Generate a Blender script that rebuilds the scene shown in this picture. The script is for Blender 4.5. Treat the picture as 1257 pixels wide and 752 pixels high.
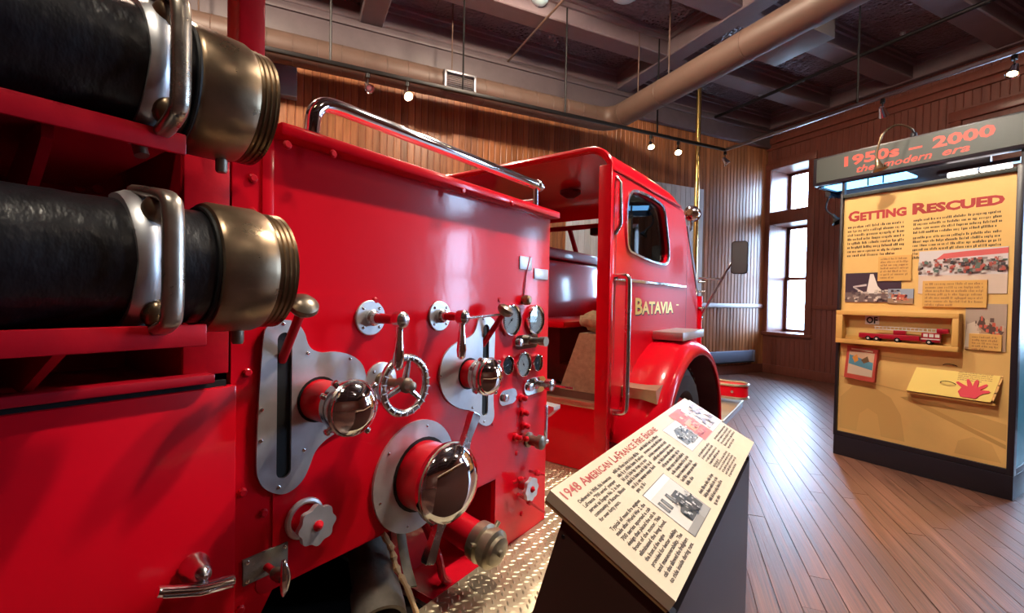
import bpy, bmesh, math, random
from mathutils import Vector, Matrix, geometry
random.seed(7)
for o in list(bpy.data.objects): bpy.data.objects.remove(o)
sc = bpy.context.scene
COL = sc.collection
R = math.radians
V = Vector

# ------------------------------------------------------------------ camera
# World frame: the fire engine's right side is the plane x = 0, its front points to +y.
CAM = V((1.0, 0.0, 1.35)); FPX = 558.7
YAW, PITCH, ROLL = R(35.9), R(1.0), R(1.06)
fw = V((-math.sin(YAW)*math.cos(PITCH), math.cos(YAW)*math.cos(PITCH), -math.sin(PITCH)))
r0 = V((math.cos(YAW), math.sin(YAW), 0)); u0 = r0.cross(fw)
rt = r0*math.cos(ROLL) + u0*math.sin(ROLL); up = u0*math.cos(ROLL) - r0*math.sin(ROLL)
cam = bpy.data.cameras.new('camera'); cam.sensor_width = 36; cam.lens = 36*FPX/1257; cam.clip_start = .02
camo = bpy.data.objects.new('camera', cam); COL.objects.link(camo)
camo.matrix_world = Matrix(((rt.x, up.x, -fw.x, CAM.x), (rt.y, up.y, -fw.y, CAM.y), (rt.z, up.z, -fw.z, CAM.z), (0, 0, 0, 1)))
sc.camera = camo
def ray(u, v): return fw + rt*((u-628.5)/FPX) - up*((v-376)/FPX)
def onx(u, v, x=0.): d = ray(u, v); return CAM + d*((x-CAM.x)/d.x)
def ony(u, v, y): d = ray(u, v); return CAM + d*((y-CAM.y)/d.y)
def onz(u, v, z): d = ray(u, v); return CAM + d*((z-CAM.z)/d.z)
def proj(p):
    q = V(p)-CAM; w = q.dot(fw)
    return (628.5+FPX*q.dot(rt)/w, 376-FPX*q.dot(up)/w, w)

# ------------------------------------------------------------------ world and exposure
w = bpy.data.worlds.new('daylight'); sc.world = w; w.use_nodes = True
bg = w.node_tree.nodes['Background']; bg.inputs[0].default_value = (.47, .68, 1, 1); bg.inputs[1].default_value = 44.0
sc.view_settings.view_transform = 'Standard'; sc.view_settings.look = 'None'
sc.view_settings.gamma = 1; sc.view_settings.use_curve_mapping = False
sc.view_settings.exposure = 0.0
try:
    sc.cycles.use_denoising = True; sc.cycles.max_bounces = 7; sc.cycles.sample_clamp_indirect = 6
except Exception: pass

# ------------------------------------------------------------------ materials
MATS = {}
def node(nt, t, **k):
    n = nt.nodes.new(t)
    for a, b in k.items():
        if a.startswith('i_'):
            key = a[2:]; key = int(key) if key.isdigit() else key.replace('_', ' ')
            n.inputs[key].default_value = b
        else: setattr(n, a, b)
    return n
def mat(name, col, rough=.5, metal=0., coat=0., spec=.5, emit=None, estr=0., var=0., vscale=8., bump=0., bscale=30., bdist=.01, stretch=(1, 1, 1), trans=0., ior=1.45, island=0., rvar=0., kind='noise', coords='Object', alpha=1., coat_r=.05):
    m = bpy.data.materials.new(name); m.use_nodes = True; nt = m.node_tree; L = nt.links.new
    b = nt.nodes['Principled BSDF']
    b.inputs['Base Color'].default_value = (*col, 1); b.inputs['Roughness'].default_value = rough
    b.inputs['Metallic'].default_value = metal; b.inputs['Coat Weight'].default_value = coat
    b.inputs['Coat Roughness'].default_value = coat_r
    b.inputs['Specular IOR Level'].default_value = spec; b.inputs['IOR'].default_value = ior
    b.inputs['Transmission Weight'].default_value = trans; b.inputs['Alpha'].default_value = alpha
    if emit: b.inputs['Emission Color'].default_value = (*emit, 1); b.inputs['Emission Strength'].default_value = estr
    if var or bump or island or rvar:
        tc = node(nt, 'ShaderNodeTexCoord'); mp = node(nt, 'ShaderNodeMapping'); mp.inputs['Scale'].default_value = stretch
        L(tc.outputs[coords], mp.inputs[0])
        if island:       # every board gets its own stretch of grain
            oi0 = node(nt, 'ShaderNodeObjectInfo'); g0 = node(nt, 'ShaderNodeNewGeometry'); ad0 = node(nt, 'ShaderNodeMath', operation='ADD')
            L(oi0.outputs['Random'], ad0.inputs[0]); L(g0.outputs['Random Per Island'], ad0.inputs[1])
            mu0 = node(nt, 'ShaderNodeMath', operation='MULTIPLY'); mu0.inputs[1].default_value = 37.; L(ad0.outputs[0], mu0.inputs[0]); L(mu0.outputs[0], mp.inputs['Location'])
    if var or island or rvar:
        nz = node(nt, 'ShaderNodeTexNoise', i_Scale=vscale, i_Detail=6., i_Roughness=.6); L(mp.outputs[0], nz.inputs['Vector'])
        rg = node(nt, 'ShaderNodeMapRange', i_1=.25, i_2=.75, i_3=1-var, i_4=1+var); L(nz.outputs[0], rg.inputs[0])
        cur = rg.outputs[0]
        if island:
            g = node(nt, 'ShaderNodeNewGeometry'); oi = node(nt, 'ShaderNodeObjectInfo')
            ad = node(nt, 'ShaderNodeMath', operation='ADD'); L(g.outputs['Random Per Island'], ad.inputs[0]); L(oi.outputs['Random'], ad.inputs[1])
            fr = node(nt, 'ShaderNodeMath', operation='FRACT'); L(ad.outputs[0], fr.inputs[0])
            r2 = node(nt, 'ShaderNodeMapRange', i_3=1-island, i_4=1+island); L(fr.outputs[0], r2.inputs[0])
            mu = node(nt, 'ShaderNodeMath', operation='MULTIPLY'); L(cur, mu.inputs[0]); L(r2.outputs[0], mu.inputs[1]); cur = mu.outputs[0]
        vm = node(nt, 'ShaderNodeVectorMath', operation='SCALE'); vm.inputs[0].default_value = col; L(cur, vm.inputs['Scale'])
        L(vm.outputs[0], b.inputs['Base Color'])
        if rvar:
            r3 = node(nt, 'ShaderNodeMapRange', i_1=.3, i_2=.7, i_3=max(.02, rough-rvar), i_4=rough+rvar); L(nz.outputs[0], r3.inputs[0]); L(r3.outputs[0], b.inputs['Roughness'])
    if bump:
        if kind == 'voronoi': t = node(nt, 'ShaderNodeTexVoronoi', i_Scale=bscale)
        elif kind == 'wave': t = node(nt, 'ShaderNodeTexWave', i_Scale=bscale, i_Distortion=6., i_Detail=3.)
        else: t = node(nt, 'ShaderNodeTexNoise', i_Scale=bscale, i_Detail=4.)
        L(mp.outputs[0], t.inputs['Vector'])
        bp = node(nt, 'ShaderNodeBump', i_Strength=bump, i_Distance=bdist); L(t.outputs[0], bp.inputs['Height']); L(bp.outputs[0], b.inputs['Normal']); L(bp.outputs[0], b.inputs['Coat Normal'])
    MATS[name] = m
    return m
RED = (.60, .002, .012)
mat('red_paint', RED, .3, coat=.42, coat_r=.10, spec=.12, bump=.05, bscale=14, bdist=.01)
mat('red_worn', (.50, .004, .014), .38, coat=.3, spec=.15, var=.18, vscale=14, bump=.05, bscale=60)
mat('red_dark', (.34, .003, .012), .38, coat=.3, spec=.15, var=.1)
mat('maroon', (.075, .014, .022), .5, var=.15)
mat('chrome', (.86, .86, .88), .06, 1)
mat('worn_chrome', (.72, .72, .74), .2, 1, rvar=.1, var=.15, vscale=20)
mat('aluminium', (.62, .63, .66), .38, .75, var=.12, vscale=16, rvar=.08)
mat('brass_old', (.25, .175, .11), .32, .85, var=.3, vscale=9, rvar=.1, bump=.06, bscale=40)
mat('worn_bronze', (.46, .41, .35), .3, .9, var=.3, vscale=14, rvar=.1)
mat('bronze', (.24, .20, .155), .36, .85, var=.3, vscale=12, rvar=.1)
mat('brass_gold', (.75, .52, .18), .22, 1)
mat('cap_brass', (.40, .35, .26), .34, .9, var=.15, vscale=20)
mat('rubber', (.012, .012, .015), .33, var=.5, vscale=5, bump=.28, bscale=5, bdist=.02, stretch=(3, 5, 3))
mat('rubber_tyre', (.05, .052, .06), .7, var=.2)
mat('black', (.004, .004, .004), .6)
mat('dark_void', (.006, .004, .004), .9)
mat('tread_plate', (.50, .42, .29), .38, .7, var=.22, vscale=6, rvar=.1)
mat('grease', (.10, .078, .055), .3, var=.4, vscale=30)
mat('grey_iron', (.24, .22, .19), .6, .4, var=.35, vscale=14, bump=.2, bscale=40)
mat('leather', (.45, .29, .14), .6, var=.45, vscale=18, stretch=(1, 1, .25), bump=.3, bscale=50)
mat('beige_vinyl', (.40, .31, .19), .55, var=.25, vscale=40, bump=.2, bscale=150)
mat('canvas', (.42, .33, .20), .8, var=.35, vscale=25, bump=.5, bscale=30)
mat('brown_leather', (.085, .028, .018), .45, var=.3)
mat('gold_leaf', (.86, .62, .16), .35, .5)
mat('gauge_face', (.88, .86, .80), .45, var=.08, vscale=30)
mat('ink', (.02, .015, .014), .6)
def pane_mat(name, tint, refl):
    m = bpy.data.materials.new(name); m.use_nodes = True; nt = m.node_tree; nt.nodes.remove(nt.nodes['Principled BSDF'])
    t = node(nt, 'ShaderNodeBsdfTransparent'); t.inputs[0].default_value = (*tint, 1); g = node(nt, 'ShaderNodeBsdfGlossy'); g.inputs['Roughness'].default_value = .02
    lw = node(nt, 'ShaderNodeLayerWeight'); lw.inputs[0].default_value = refl; mx = node(nt, 'ShaderNodeMixShader')
    nt.links.new(lw.outputs['Fresnel'], mx.inputs[0]); nt.links.new(t.outputs[0], mx.inputs[1]); nt.links.new(g.outputs[0], mx.inputs[2])
    nt.links.new(mx.outputs[0], nt.nodes['Material Output'].inputs[0]); MATS[name] = m
pane_mat('glass', (.96, .98, .98), .12)
pane_mat('cab_glass', (.34, .36, .35), .35)
mat('mirror', (.05, .05, .055), .25, .2)
mat('wood_wall', (.30, .115, .045), .34, var=.35, vscale=3.5, stretch=(9, 9, .7), island=.28, rvar=.08)
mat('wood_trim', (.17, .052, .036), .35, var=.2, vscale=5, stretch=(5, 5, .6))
mat('wall_sheen_board', (.55, .57, .60), .45, var=.15, vscale=5, stretch=(6, 6, .5), island=.1)
mat('floor_wood', (.15, .062, .042), .5, spec=.6, coat=1., coat_r=.29, var=.85, vscale=3.2, stretch=(3., 1.3, 1), island=.2, rvar=.15, bump=.26, bscale=4.5, bdist=.006)
mat('floor_stuff', (.15, .062, .042), .5, spec=.6, coat=1., coat_r=.29, var=.6, vscale=9, stretch=(4, 3, 1), island=.2, rvar=.15, bump=.12, bscale=16, bdist=.004)
mat('floor_gap', (.015, .008, .006), .7)
mat('ceiling_paint', (.115, .088, .098), .5, var=.1)
mat('tin', (.20, .155, .175), .25, .4, bump=.8, bscale=22, bdist=.02, kind='voronoi')
mat('beam_paint', (.165, .125, .138), .5, var=.08)
mat('duct_paint', (.115, .072, .056), .5, .0, var=.06)
mat('dark_metal', (.012, .011, .012), .45, .5)
mat('track_metal', (.30, .30, .33), .35, .8)
mat('heater', (.16, .19, .27), .45, .2)
mat('grey_box', (.16, .16, .18), .6)
mat('panel_cream', (.60, .50, .37), .35, var=.04, vscale=10)
mat('panel_edge', (.36, .22, .095), .5)
mat('lectern_brown', (.062, .030, .024), .5, spec=.3, var=.06)
mat('title_red', (.36, .03, .028), .5)
mat('text_brown', (.06, .035, .02), .6)
mat('board_yellow', (.72, .46, .16), .45, var=.12, vscale=2.2)
mat('caption_yellow', (.66, .38, .11), .5)
mat('caption_ink', (.34, .17, .06), .6)
mat('exhibit_black', (.014, .012, .020), .35)
mat('header_grey', (.04, .05, .047), .4)
mat('header_red', (.52, .075, .055), .5)
mat('cyan_panel', (.10, .42, .52), .3, var=.2, vscale=4)
mat('binder_yellow', (.80, .60, .14), .45)
mat('hand_red', (.66, .03, .06), .5)
mat('white_plastic', (.75, .72, .68), .4)
mat('toy_red', (.42, .01, .03), .3, coat=.5)
mat('bulb', (1, .8, .5), .4, emit=(1, .72, .34), estr=60)
mat('blue_tube', (.3, .6, 1), .4, emit=(.16, .5, 1), estr=5)
mat('white_tube', (1, .9, .9), .4, emit=(1, .86, .86), estr=9)
mat('lamp_glass', (.42, .62, .68), .1, coat=.5)
mat('outdoor_ground', (.32, .34, .32), .9)
# printed pictures: a face colour attribute on real sheet geometry
m = bpy.data.materials.new('print'); m.use_nodes = True
_a = m.node_tree.nodes.new('ShaderNodeVertexColor'); _a.layer_name = 'Col'
_b = m.node_tree.nodes['Principled BSDF']; _b.inputs['Roughness'].default_value = .35
m.node_tree.links.new(_a.outputs[0], _b.inputs['Base Color']); MATS['print'] = m

# ------------------------------------------------------------------ mesh helpers
def frame(ax):
    ax = V(ax).normalized(); t = V((0, 0, 1)) if abs(ax.z) < .9 else V((1, 0, 0))
    a = t.cross(ax).normalized(); return a, ax.cross(a), ax
class MB:
    def __init__(s, xf=None): s.v = []; s.f = []; s.xf = xf
    def add(s, vs, fs):
        n = len(s.v); s.v += [V(p) for p in vs]; s.f += [tuple(i+n for i in f) for f in fs]; return s
    def box(s, lo, hi, bev=0., seg=2, m=None):
        lo, hi = V(lo), V(hi); c = (lo+hi)/2; d = hi-lo
        bm = bmesh.new(); bmesh.ops.create_cube(bm, size=1)
        for v in bm.verts: v.co = V((v.co.x*d.x, v.co.y*d.y, v.co.z*d.z))
        if bev: bmesh.ops.bevel(bm, geom=list(bm.edges), offset=min(bev, .49*min(abs(x) for x in d)), segments=seg, affect='EDGES', profile=.5)
        for v in bm.verts:
            v.co += c
            if m is not None: v.co = m @ v.co
        bm.verts.index_update(); s.add([v.co.copy() for v in bm.verts], [[v.index for v in f.verts] for f in bm.faces]); bm.free(); return s
    def lathe(s, p, ax, prof, n=28, cap0=True, cap1=True, sx=1., sy=1., rot=0.):
        a, b, ax = frame(ax); p = V(p); vs = []; fs = []
        for t, r in prof:
            for i in range(n):
                q = 2*math.pi*i/n+rot
                vs.append(p+ax*t+a*(r*sx*math.cos(q))+b*(r*sy*math.sin(q)))
        for k in range(len(prof)-1):
            for i in range(n):
                j = (i+1) % n; fs.append((k*n+i, k*n+j, k*n+n+j, k*n+n+i))
        if cap0: fs.append(tuple(range(n))[::-1])
        if cap1: fs.append(tuple(range((len(prof)-1)*n, len(prof)*n)))
        return s.add(vs, fs)
    def cyl(s, p0, p1, r0, r1=None, n=20):
        d = V(p1)-V(p0); return s.lathe(p0, d, [(0, r0), (d.length, r0 if r1 is None else r1)], n)
    def tube(s, pts, r, n=12, closed=False, radii=None, flat=1.):
        pts = [V(p) for p in pts]; N = len(pts); vs = []; fs = []; prev = None
        for k, p in enumerate(pts):
            if closed: d = pts[(k+1) % N]-pts[k-1]
            else: d = pts[min(k+1, N-1)]-pts[max(k-1, 0)]
            d.normalize()
            if prev is None: a = frame(d)[0]
            else: a = (prev-d*prev.dot(d)).normalized()
            prev = a; b = d.cross(a); rr = radii[k] if radii else r
            for i in range(n):
                q = 2*math.pi*i/n; vs.append(p+a*(rr*math.cos(q))+b*(rr*flat*math.sin(q)))
        for k in range(N if closed else N-1):
            o1, o2 = k*n, ((k+1) % N)*n
            for i in range(n):
                j = (i+1) % n; fs.append((o1+i, o1+j, o2+j, o2+i))
        if not closed: fs += [tuple(range(n))[::-1], tuple(range((N-1)*n, N*n))]
        return s.add(vs, fs)
    def torus(s, c, ax, Rr, r, n=36, k=10, a0=0, a1=None):
        a, b, ax = frame(ax); c = V(c)
        if a1 is None: return s.tube([c+a*(Rr*math.cos(2*math.pi*i/n))+b*(Rr*math.sin(2*math.pi*i/n)) for i in range(n)], r, k, True)
    def prism(s, outer, mp, w0, w1, holes=()):
        # outline in 2-D, mapped by mp(u, v, w); holes are cut through
        polys = [[V((p[0], p[1], 0)) for p in outer]]+[[V((p[0], p[1], 0)) for p in h] for h in holes]
        tri = geometry.tessellate_polygon(polys); flat = [p for q in polys for p in q]; N = len(flat)
        s0 = len(s.v)
        s.v += [V(mp(p.x, p.y, w0)) for p in flat]+[V(mp(p.x, p.y, w1)) for p in flat]
        for t in tri:
            s.f.append(tuple(s0+i for i in t)); s.f.append(tuple(s0+N+i for i in t[::-1]))
        k = 0
        for q in polys:
            n = len(q)
            for i in range(n):
                j = (i+1) % n; s.f.append((s0+k+i, s0+k+j, s0+N+k+j, s0+N+k+i))
            k += n
        return s
    def ball(s, c, r, sc3=(1, 1, 1), n=20, m=12):
        c = V(c); vs = []; fs = []
        for k in range(1, m):
            t = math.pi*k/m
            for i in range(n):
                q = 2*math.pi*i/n; vs.append(c+V((r*sc3[0]*math.sin(t)*math.cos(q), r*sc3[1]*math.sin(t)*math.sin(q), r*sc3[2]*math.cos(t))))
        for k in range(m-2):
            for i in range(n):
                j = (i+1) % n; fs.append((k*n+i, k*n+j, k*n+n+j, k*n+n+i))
        vs += [c+V((0, 0, r*sc3[2])), c-V((0, 0, r*sc3[2]))]; a = len(vs)-2
        for i in range(n):
            j = (i+1) % n; fs.append((a, j, i)); fs.append((a+1, (m-2)*n+i, (m-2)*n+j))
        return s.add(vs, fs)
    def mesh(s, name, ang=35):
        me = bpy.data.meshes.new(name)
        vs = [s.xf @ p for p in s.v] if s.xf is not None else s.v
        me.from_pydata([tuple(p) for p in vs], [], s.f)
        bm = bmesh.new(); bm.from_mesh(me); bmesh.ops.recalc_face_normals(bm, faces=list(bm.faces)); bm.to_mesh(me); bm.free()
        if ang: me.shade_smooth(); me.set_sharp_from_angle(angle=R(ang))
        return me
    def build(s, name, material, parent=None, label=None, ang=35):
        return put(name, s.mesh(name, ang), material, parent, label)
def put(name, me, material, parent=None, label=None, loc=None):
    o = bpy.data.objects.new(name, me)
    if material and not me.materials: me.materials.append(MATS[material])
    COL.objects.link(o); o.parent = parent
    if loc is not None: o.location = loc
    if label: o['label'] = label
    return o
def tag(o, label=None, cat=None, group=None, kind=None):
    for k, x in (('label', label), ('category', cat), ('group', group), ('kind', kind)):
        if x: o[k] = x
    return o
def empty(name, loc=(0, 0, 0), rz=0.):
    o = bpy.data.objects.new(name, None); o.location = loc; o.rotation_euler = (0, 0, rz); o.empty_display_size = .1
    COL.objects.link(o); return o
def arc(c, r, a0, a1, n=8):
    return [(c[0]+r*math.cos(R(a0+(a1-a0)*i/n)), c[1]+r*math.sin(R(a0+(a1-a0)*i/n))) for i in range(n+1)]
def rrect(x0, y0, x1, y1, r, n=6):
    return arc((x1-r, y1-r), r, 0, 90, n)+arc((x0+r, y1-r), r, 90, 180, n)+arc((x0+r, y0+r), r, 180, 270, n)+arc((x1-r, y0+r), r, 270, 360, n)
def bez(pts, n=6):
    # smooth closed/open curve through points (Catmull-Rom)
    out = []; P = [V(p) for p in pts]; N = len(P)
    for i in range(N-1):
        p0, p1, p2, p3 = P[max(i-1, 0)], P[i], P[i+1], P[min(i+2, N-1)]
        for k in range(n):
            t = k/n; out.append(.5*((2*p1)+(p2-p0)*t+(2*p0-5*p1+4*p2-p3)*t*t+(3*p1-p0-3*p2+p3)*t**3))
    out.append(P[-1]); return out
SIDE = lambda u, v, w: (w, u, v)          # outline in (y, z), thickness along x

# lettering: built-in font turned into mesh
def text_mesh(body, size, width=None, bold=0., shear=0., caps=False):
    c = bpy.data.curves.new('t', 'FONT'); c.body = body; c.size = size; c.offset = bold; c.shear = shear; c.resolution_u = 2
    if caps: c.small_caps_scale = .78
    o = bpy.data.objects.new('t', c); COL.objects.link(o)
    if caps:
        for i, ch in enumerate(body):
            if ch.islower(): c.body_format[i].use_small_caps = True
    bpy.context.view_layer.update()
    me = bpy.data.meshes.new_from_object(o.evaluated_get(bpy.context.evaluated_depsgraph_get()))
    vs = [v.co.copy() for v in me.vertices]; fs = [tuple(p.vertices) for p in me.polygons]
    bpy.data.objects.remove(o); bpy.data.curves.remove(c); bpy.data.meshes.remove(me)
    if vs:
        x0 = min(v.x for v in vs); x1 = max(v.x for v in vs); k = width/(x1-x0) if width else 1.
        for v in vs: v.x = (v.x-x0)*k
    return vs, fs
def add_text(mb, body, size, mp, x, y, width=None, h=.0006, **k):
    vs, fs = text_mesh(body, size, width, **k)
    mb.add([V(mp(x+p.x, y+p.y, h)) for p in vs], fs)
def word_rows(mb, mp, x0, x1, ytop, pitch, nrows, h, rnd, last=.6, w=.0006, wl=(.1, .28)):
    # rows of print too fine to read in the picture: letter-sized strokes grouped into words
    cw = h*.62
    for r in range(nrows):
        x = x0; end = x1 if r < nrows-1 else x0+(x1-x0)*last; y = ytop-pitch*r
        while x < end-cw:
            for _ in range(rnd.randint(2, 8)):
                if x > end-cw*.7: break
                tall = rnd.random(); y1 = y+(h*.28 if tall < .25 else -h*.1); y0 = y-h*(1.25 if tall > .9 else 1.); lw = cw*rnd.choice((.45, .62, .7, .78))
                n = len(mb.v); mb.v += [V(mp(x, y0, w)), V(mp(x+lw, y0, w)), V(mp(x+lw, y1, w)), V(mp(x, y1, w))]; mb.f.append((n, n+1, n+2, n+3)); x += cw
            x += cw*.75
class Print:
    # one printed sheet: flat ink areas of different colour, hair-thin layers
    def __init__(s, mp): s.mp = mp; s.v = []; s.f = []; s.c = []; s.k = 0
    def poly(s, pts, col):
        s.k += 1; n = len(s.v); s.v += [tuple(V(s.mp(x, y, .0004+s.k*.00012))) for x, y in pts]; s.f.append(tuple(range(n, n+len(pts)))); s.c.append(col); return s
    def rect(s, x0, y0, x1, y1, col): return s.poly([(x0, y0), (x1, y0), (x1, y1), (x0, y1)], col)
    def specks(s, rnd, n, x0, y0, x1, y1, sx, sy, cols):
        for _ in range(n):
            x = rnd.uniform(x0, x1); y = rnd.uniform(y0, y1); a = sx*rnd.uniform(.4, 1); b = sy*rnd.uniform(.4, 1)
            s.rect(max(x-a, x0), max(y-b, y0), min(x+a, x1), min(y+b, y1), rnd.choice(cols))
        return s
    def build(s, name, parent, label=None):
        me = bpy.data.meshes.new(name); me.from_pydata(s.v, [], s.f)
        at = me.color_attributes.new('Col', 'FLOAT_COLOR', 'CORNER'); i = 0
        for f, c in zip(s.f, s.c):
            for _ in f: at.data[i].color = (*c, 1); i += 1
        return put(name, me, 'print', parent, label)

# ================================================================== THE ROOM
# room frame: corner of back wall and right wall at CORNER, a along the back wall, b along the right wall
TH = R(28.9)
CORNER = V((-.242, 10.151, 0))
RM = Matrix.Translation(CORNER) @ Matrix.Rotation(math.pi/2-TH, 4, 'Z')
RMI = RM.inverted()
def rp(a, b, z): return RM @ V((a, b, z))
def hz(u, v, z): q = RMI @ onz(u, v, z); return q.x, q.y
A0, B0, ZC, ZB = -13.0, -12.5, 4.98, 4.70      # far left, behind the camera, ceiling, beam underside
# --- floor: narrow boards laid on the diagonal
fl = MB(RM).box((A0-.3, B0-.3, -.06), (.0, .0, -.012)).build('floor', 'floor_gap', ang=0); tag(fl, kind='structure')
dirp = R(90+16.1)                              # 45 degrees to the walls
dx, dy = V((math.cos(dirp), math.sin(dirp), 0)), V((math.sin(dirp), -math.cos(dirp), 0))
PW = .095; cand = []
for i in range(-110, 110):
    t = random.uniform(-2, 0)-2; cpt = V((2.5, 3.5, 0))+dy*(i*PW)
    s = -14+t
    while s < 14:
        ln = random.uniform(1.5, 2.6); c = cpt+dx*(s+ln/2); q = RMI @ c
        dl_ = RMI.to_3x3() @ dx; t0, t1 = -ln/2, ln/2       # trim the board to the walls
        for o_, d_, lo_, hi_ in ((q.x, dl_.x, A0, -.002), (q.y, dl_.y, B0, -.002)):
            ta_, tb_ = sorted(((lo_-o_)/d_, (hi_-o_)/d_)); t0, t1 = max(t0, ta_), min(t1, tb_)
        if t1-t0 > .08: cand.append((c+dx*((t0+t1)/2), t1-t0))
        s += ln
def seen(c, ln):
    best = 0
    for k in (-.5, -.25, 0, .25, .5):
        u, v, wv = proj(c+dx*(ln*k))
        if wv > .3 and 840 < u < 1270 and 440 < v < 765 and c.x+dx.x*ln*k > .2: best = max(best, 1/wv)
    return best
cand.sort(key=lambda t: -seen(*t))
pm = MB().box((-.5, -.5, -.02), (.5, .5, 0)).mesh('floorboard', 0); pm.materials.append(MATS['floor_wood'])
# boards near the frame are single objects, scaled copies of one mesh
for k, (c, ln) in enumerate(cand[:300]):
    o = put('floorboard', pm, None, fl); o.location = c+V((0, 0, -random.uniform(0, .0012)))
    o.scale = (PW-.0035, ln-.003, 1); o.rotation_euler = (0, 0, dirp-math.pi/2)
fs = MB()
for c, ln in cand[300:]:
    mm = Matrix.Translation(c) @ Matrix.Rotation(dirp-math.pi/2, 4, 'Z')
    fs.box((-PW/2+.0017, -ln/2+.0015, -.02), (PW/2-.0017, ln/2-.0015, -.0003), m=mm)
tag(fs.build('floorboards', 'floor_stuff', fl, ang=0), kind='stuff')

# --- back wall with beadboard, rail, baseboard
wb = tag(MB(RM).box((A0, 0, -.1), (.35, .3, 5.1)).build('wall_back', 'wood_trim', ang=0), kind='structure')
bb = MB(RM); a = A0
while a < -.02:
    for z0, z1 in ((.16, 1.26), (1.33, 4.74)):
        bb.add([(a+.004, 0, z0), (a+.012, -.007, z0), (a+.078, -.007, z0), (a+.086, 0, z0), (a+.004, 0, z1), (a+.012, -.007, z1), (a+.078, -.007, z1), (a+.086, 0, z1)],
               [(0, 1, 5, 4), (1, 2, 6, 5), (2, 3, 7, 6)])
    a += .088
tag(bb.build('beadboard', 'wood_wall', wb, ang=0), kind='stuff')
MB(RM).box((A0, -.045, 1.255), (0, 0, 1.335), .012).build('chair_rail', 'wood_trim', wb)
tag(MB(RM).box((A0, -.03, 0), (0, 0, .17), .01).build('baseboard_back', 'wood_trim'), kind='structure')
tag(MB(RM).box((A0, -.10, 4.34), (0, 0, 4.72), .01).box((A0, -.13, 4.60), (0, 0, 4.66), .01).build('trim_1', 'ceiling_paint'), kind='structure')
# added pale boards imitating window light reflected on the back wall, beside the brass pole
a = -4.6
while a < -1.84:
    MB(RM).box((a, -.05, .2), (a+.107, -.018, 3.36), .004, 1).build('wall_sheen_board', 'wall_sheen_board', wb, ang=0); a += .11
# baseboard heater
h = empty('baseboard_heater', rp(-1.2, -.08, .2)); tag(h, 'long blue grey baseboard heater low on the back wall', 'heater')
hx = Matrix.Translation(-rp(-1.2, -.08, .2)) @ RM
MB(hx).box((-3.6, -.09, .24), (-.36, -.0, .44), .012).build('housing', 'heater', h)
MB(hx).box((-3.6, -.10, .22), (-.36, -.02, .245), .004).build('grille_slot', 'dark_metal', h)
MB(hx).box((-.40, -.10, .23), (-.33, -.0, .45), .01).build('end_cap', 'heater', h)
# small grey box high on the wall
g = MB(RM).box((-8.75, -.14, 3.62), (-8.32, -.015, 3.98), .01).build('speaker_box', 'grey_box'); tag(g, 'small grey box high on the back wall above the chrome rail', 'box')

# --- right wall with tall windows
WC = [-.46, -3.25, -4.80, -6.62]          # window centres along the wall
HW = .36; ZS, ZT = .80, 3.92; WD = .62      # wall depth at the windows
wr = tag(MB(RM).box((0, B0, -.1), (WD, .3, ZS)).box((0, B0, ZT), (WD, .3, 5.1)).build('wall_right', 'wood_trim', ang=0), kind='structure')
edges = [.0]+[x for c in WC for x in (c+HW, c-HW)]+[B0]
pier = MB(RM)
for i in range(0, len(edges), 2): pier.box((0, edges[i+1], ZS), (WD, edges[i], ZT))
pier.box((0, WC[1]-HW, 2.86), (WD, WC[1]+HW, ZT))      # the second window has no transom light
pier.build('pier', 'wood_trim', wr, ang=0)
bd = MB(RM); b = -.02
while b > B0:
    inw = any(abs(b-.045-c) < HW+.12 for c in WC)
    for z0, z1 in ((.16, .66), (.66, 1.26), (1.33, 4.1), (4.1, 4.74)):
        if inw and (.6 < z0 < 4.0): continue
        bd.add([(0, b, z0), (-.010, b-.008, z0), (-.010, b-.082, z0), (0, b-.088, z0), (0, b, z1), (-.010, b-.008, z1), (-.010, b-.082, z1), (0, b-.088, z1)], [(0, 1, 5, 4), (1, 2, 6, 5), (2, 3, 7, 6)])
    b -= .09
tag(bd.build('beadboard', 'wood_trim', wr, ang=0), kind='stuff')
tag(MB(RM).box((-.03, B0, 0), (0, -.03, .17), .01).build('baseboard_right', 'wood_trim'), kind='structure')
tag(MB(RM).box((-.09, B0, 4.40), (0, 0, 4.52), .02).box((-.05, B0, 4.30), (0, 0, 4.40), .01).build('trim_2', 'wood_trim'), kind='structure')
bz = MB(RM)
for i in range(0, len(edges), 2):
    if edges[i]-edges[i+1] > .4: bz.box((-.04, edges[i+1]+.13, 1.255), (0, edges[i]-.13, 1.335), .01)
tag(bz.build('trim_3', 'wood_trim'), kind='structure')
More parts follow.
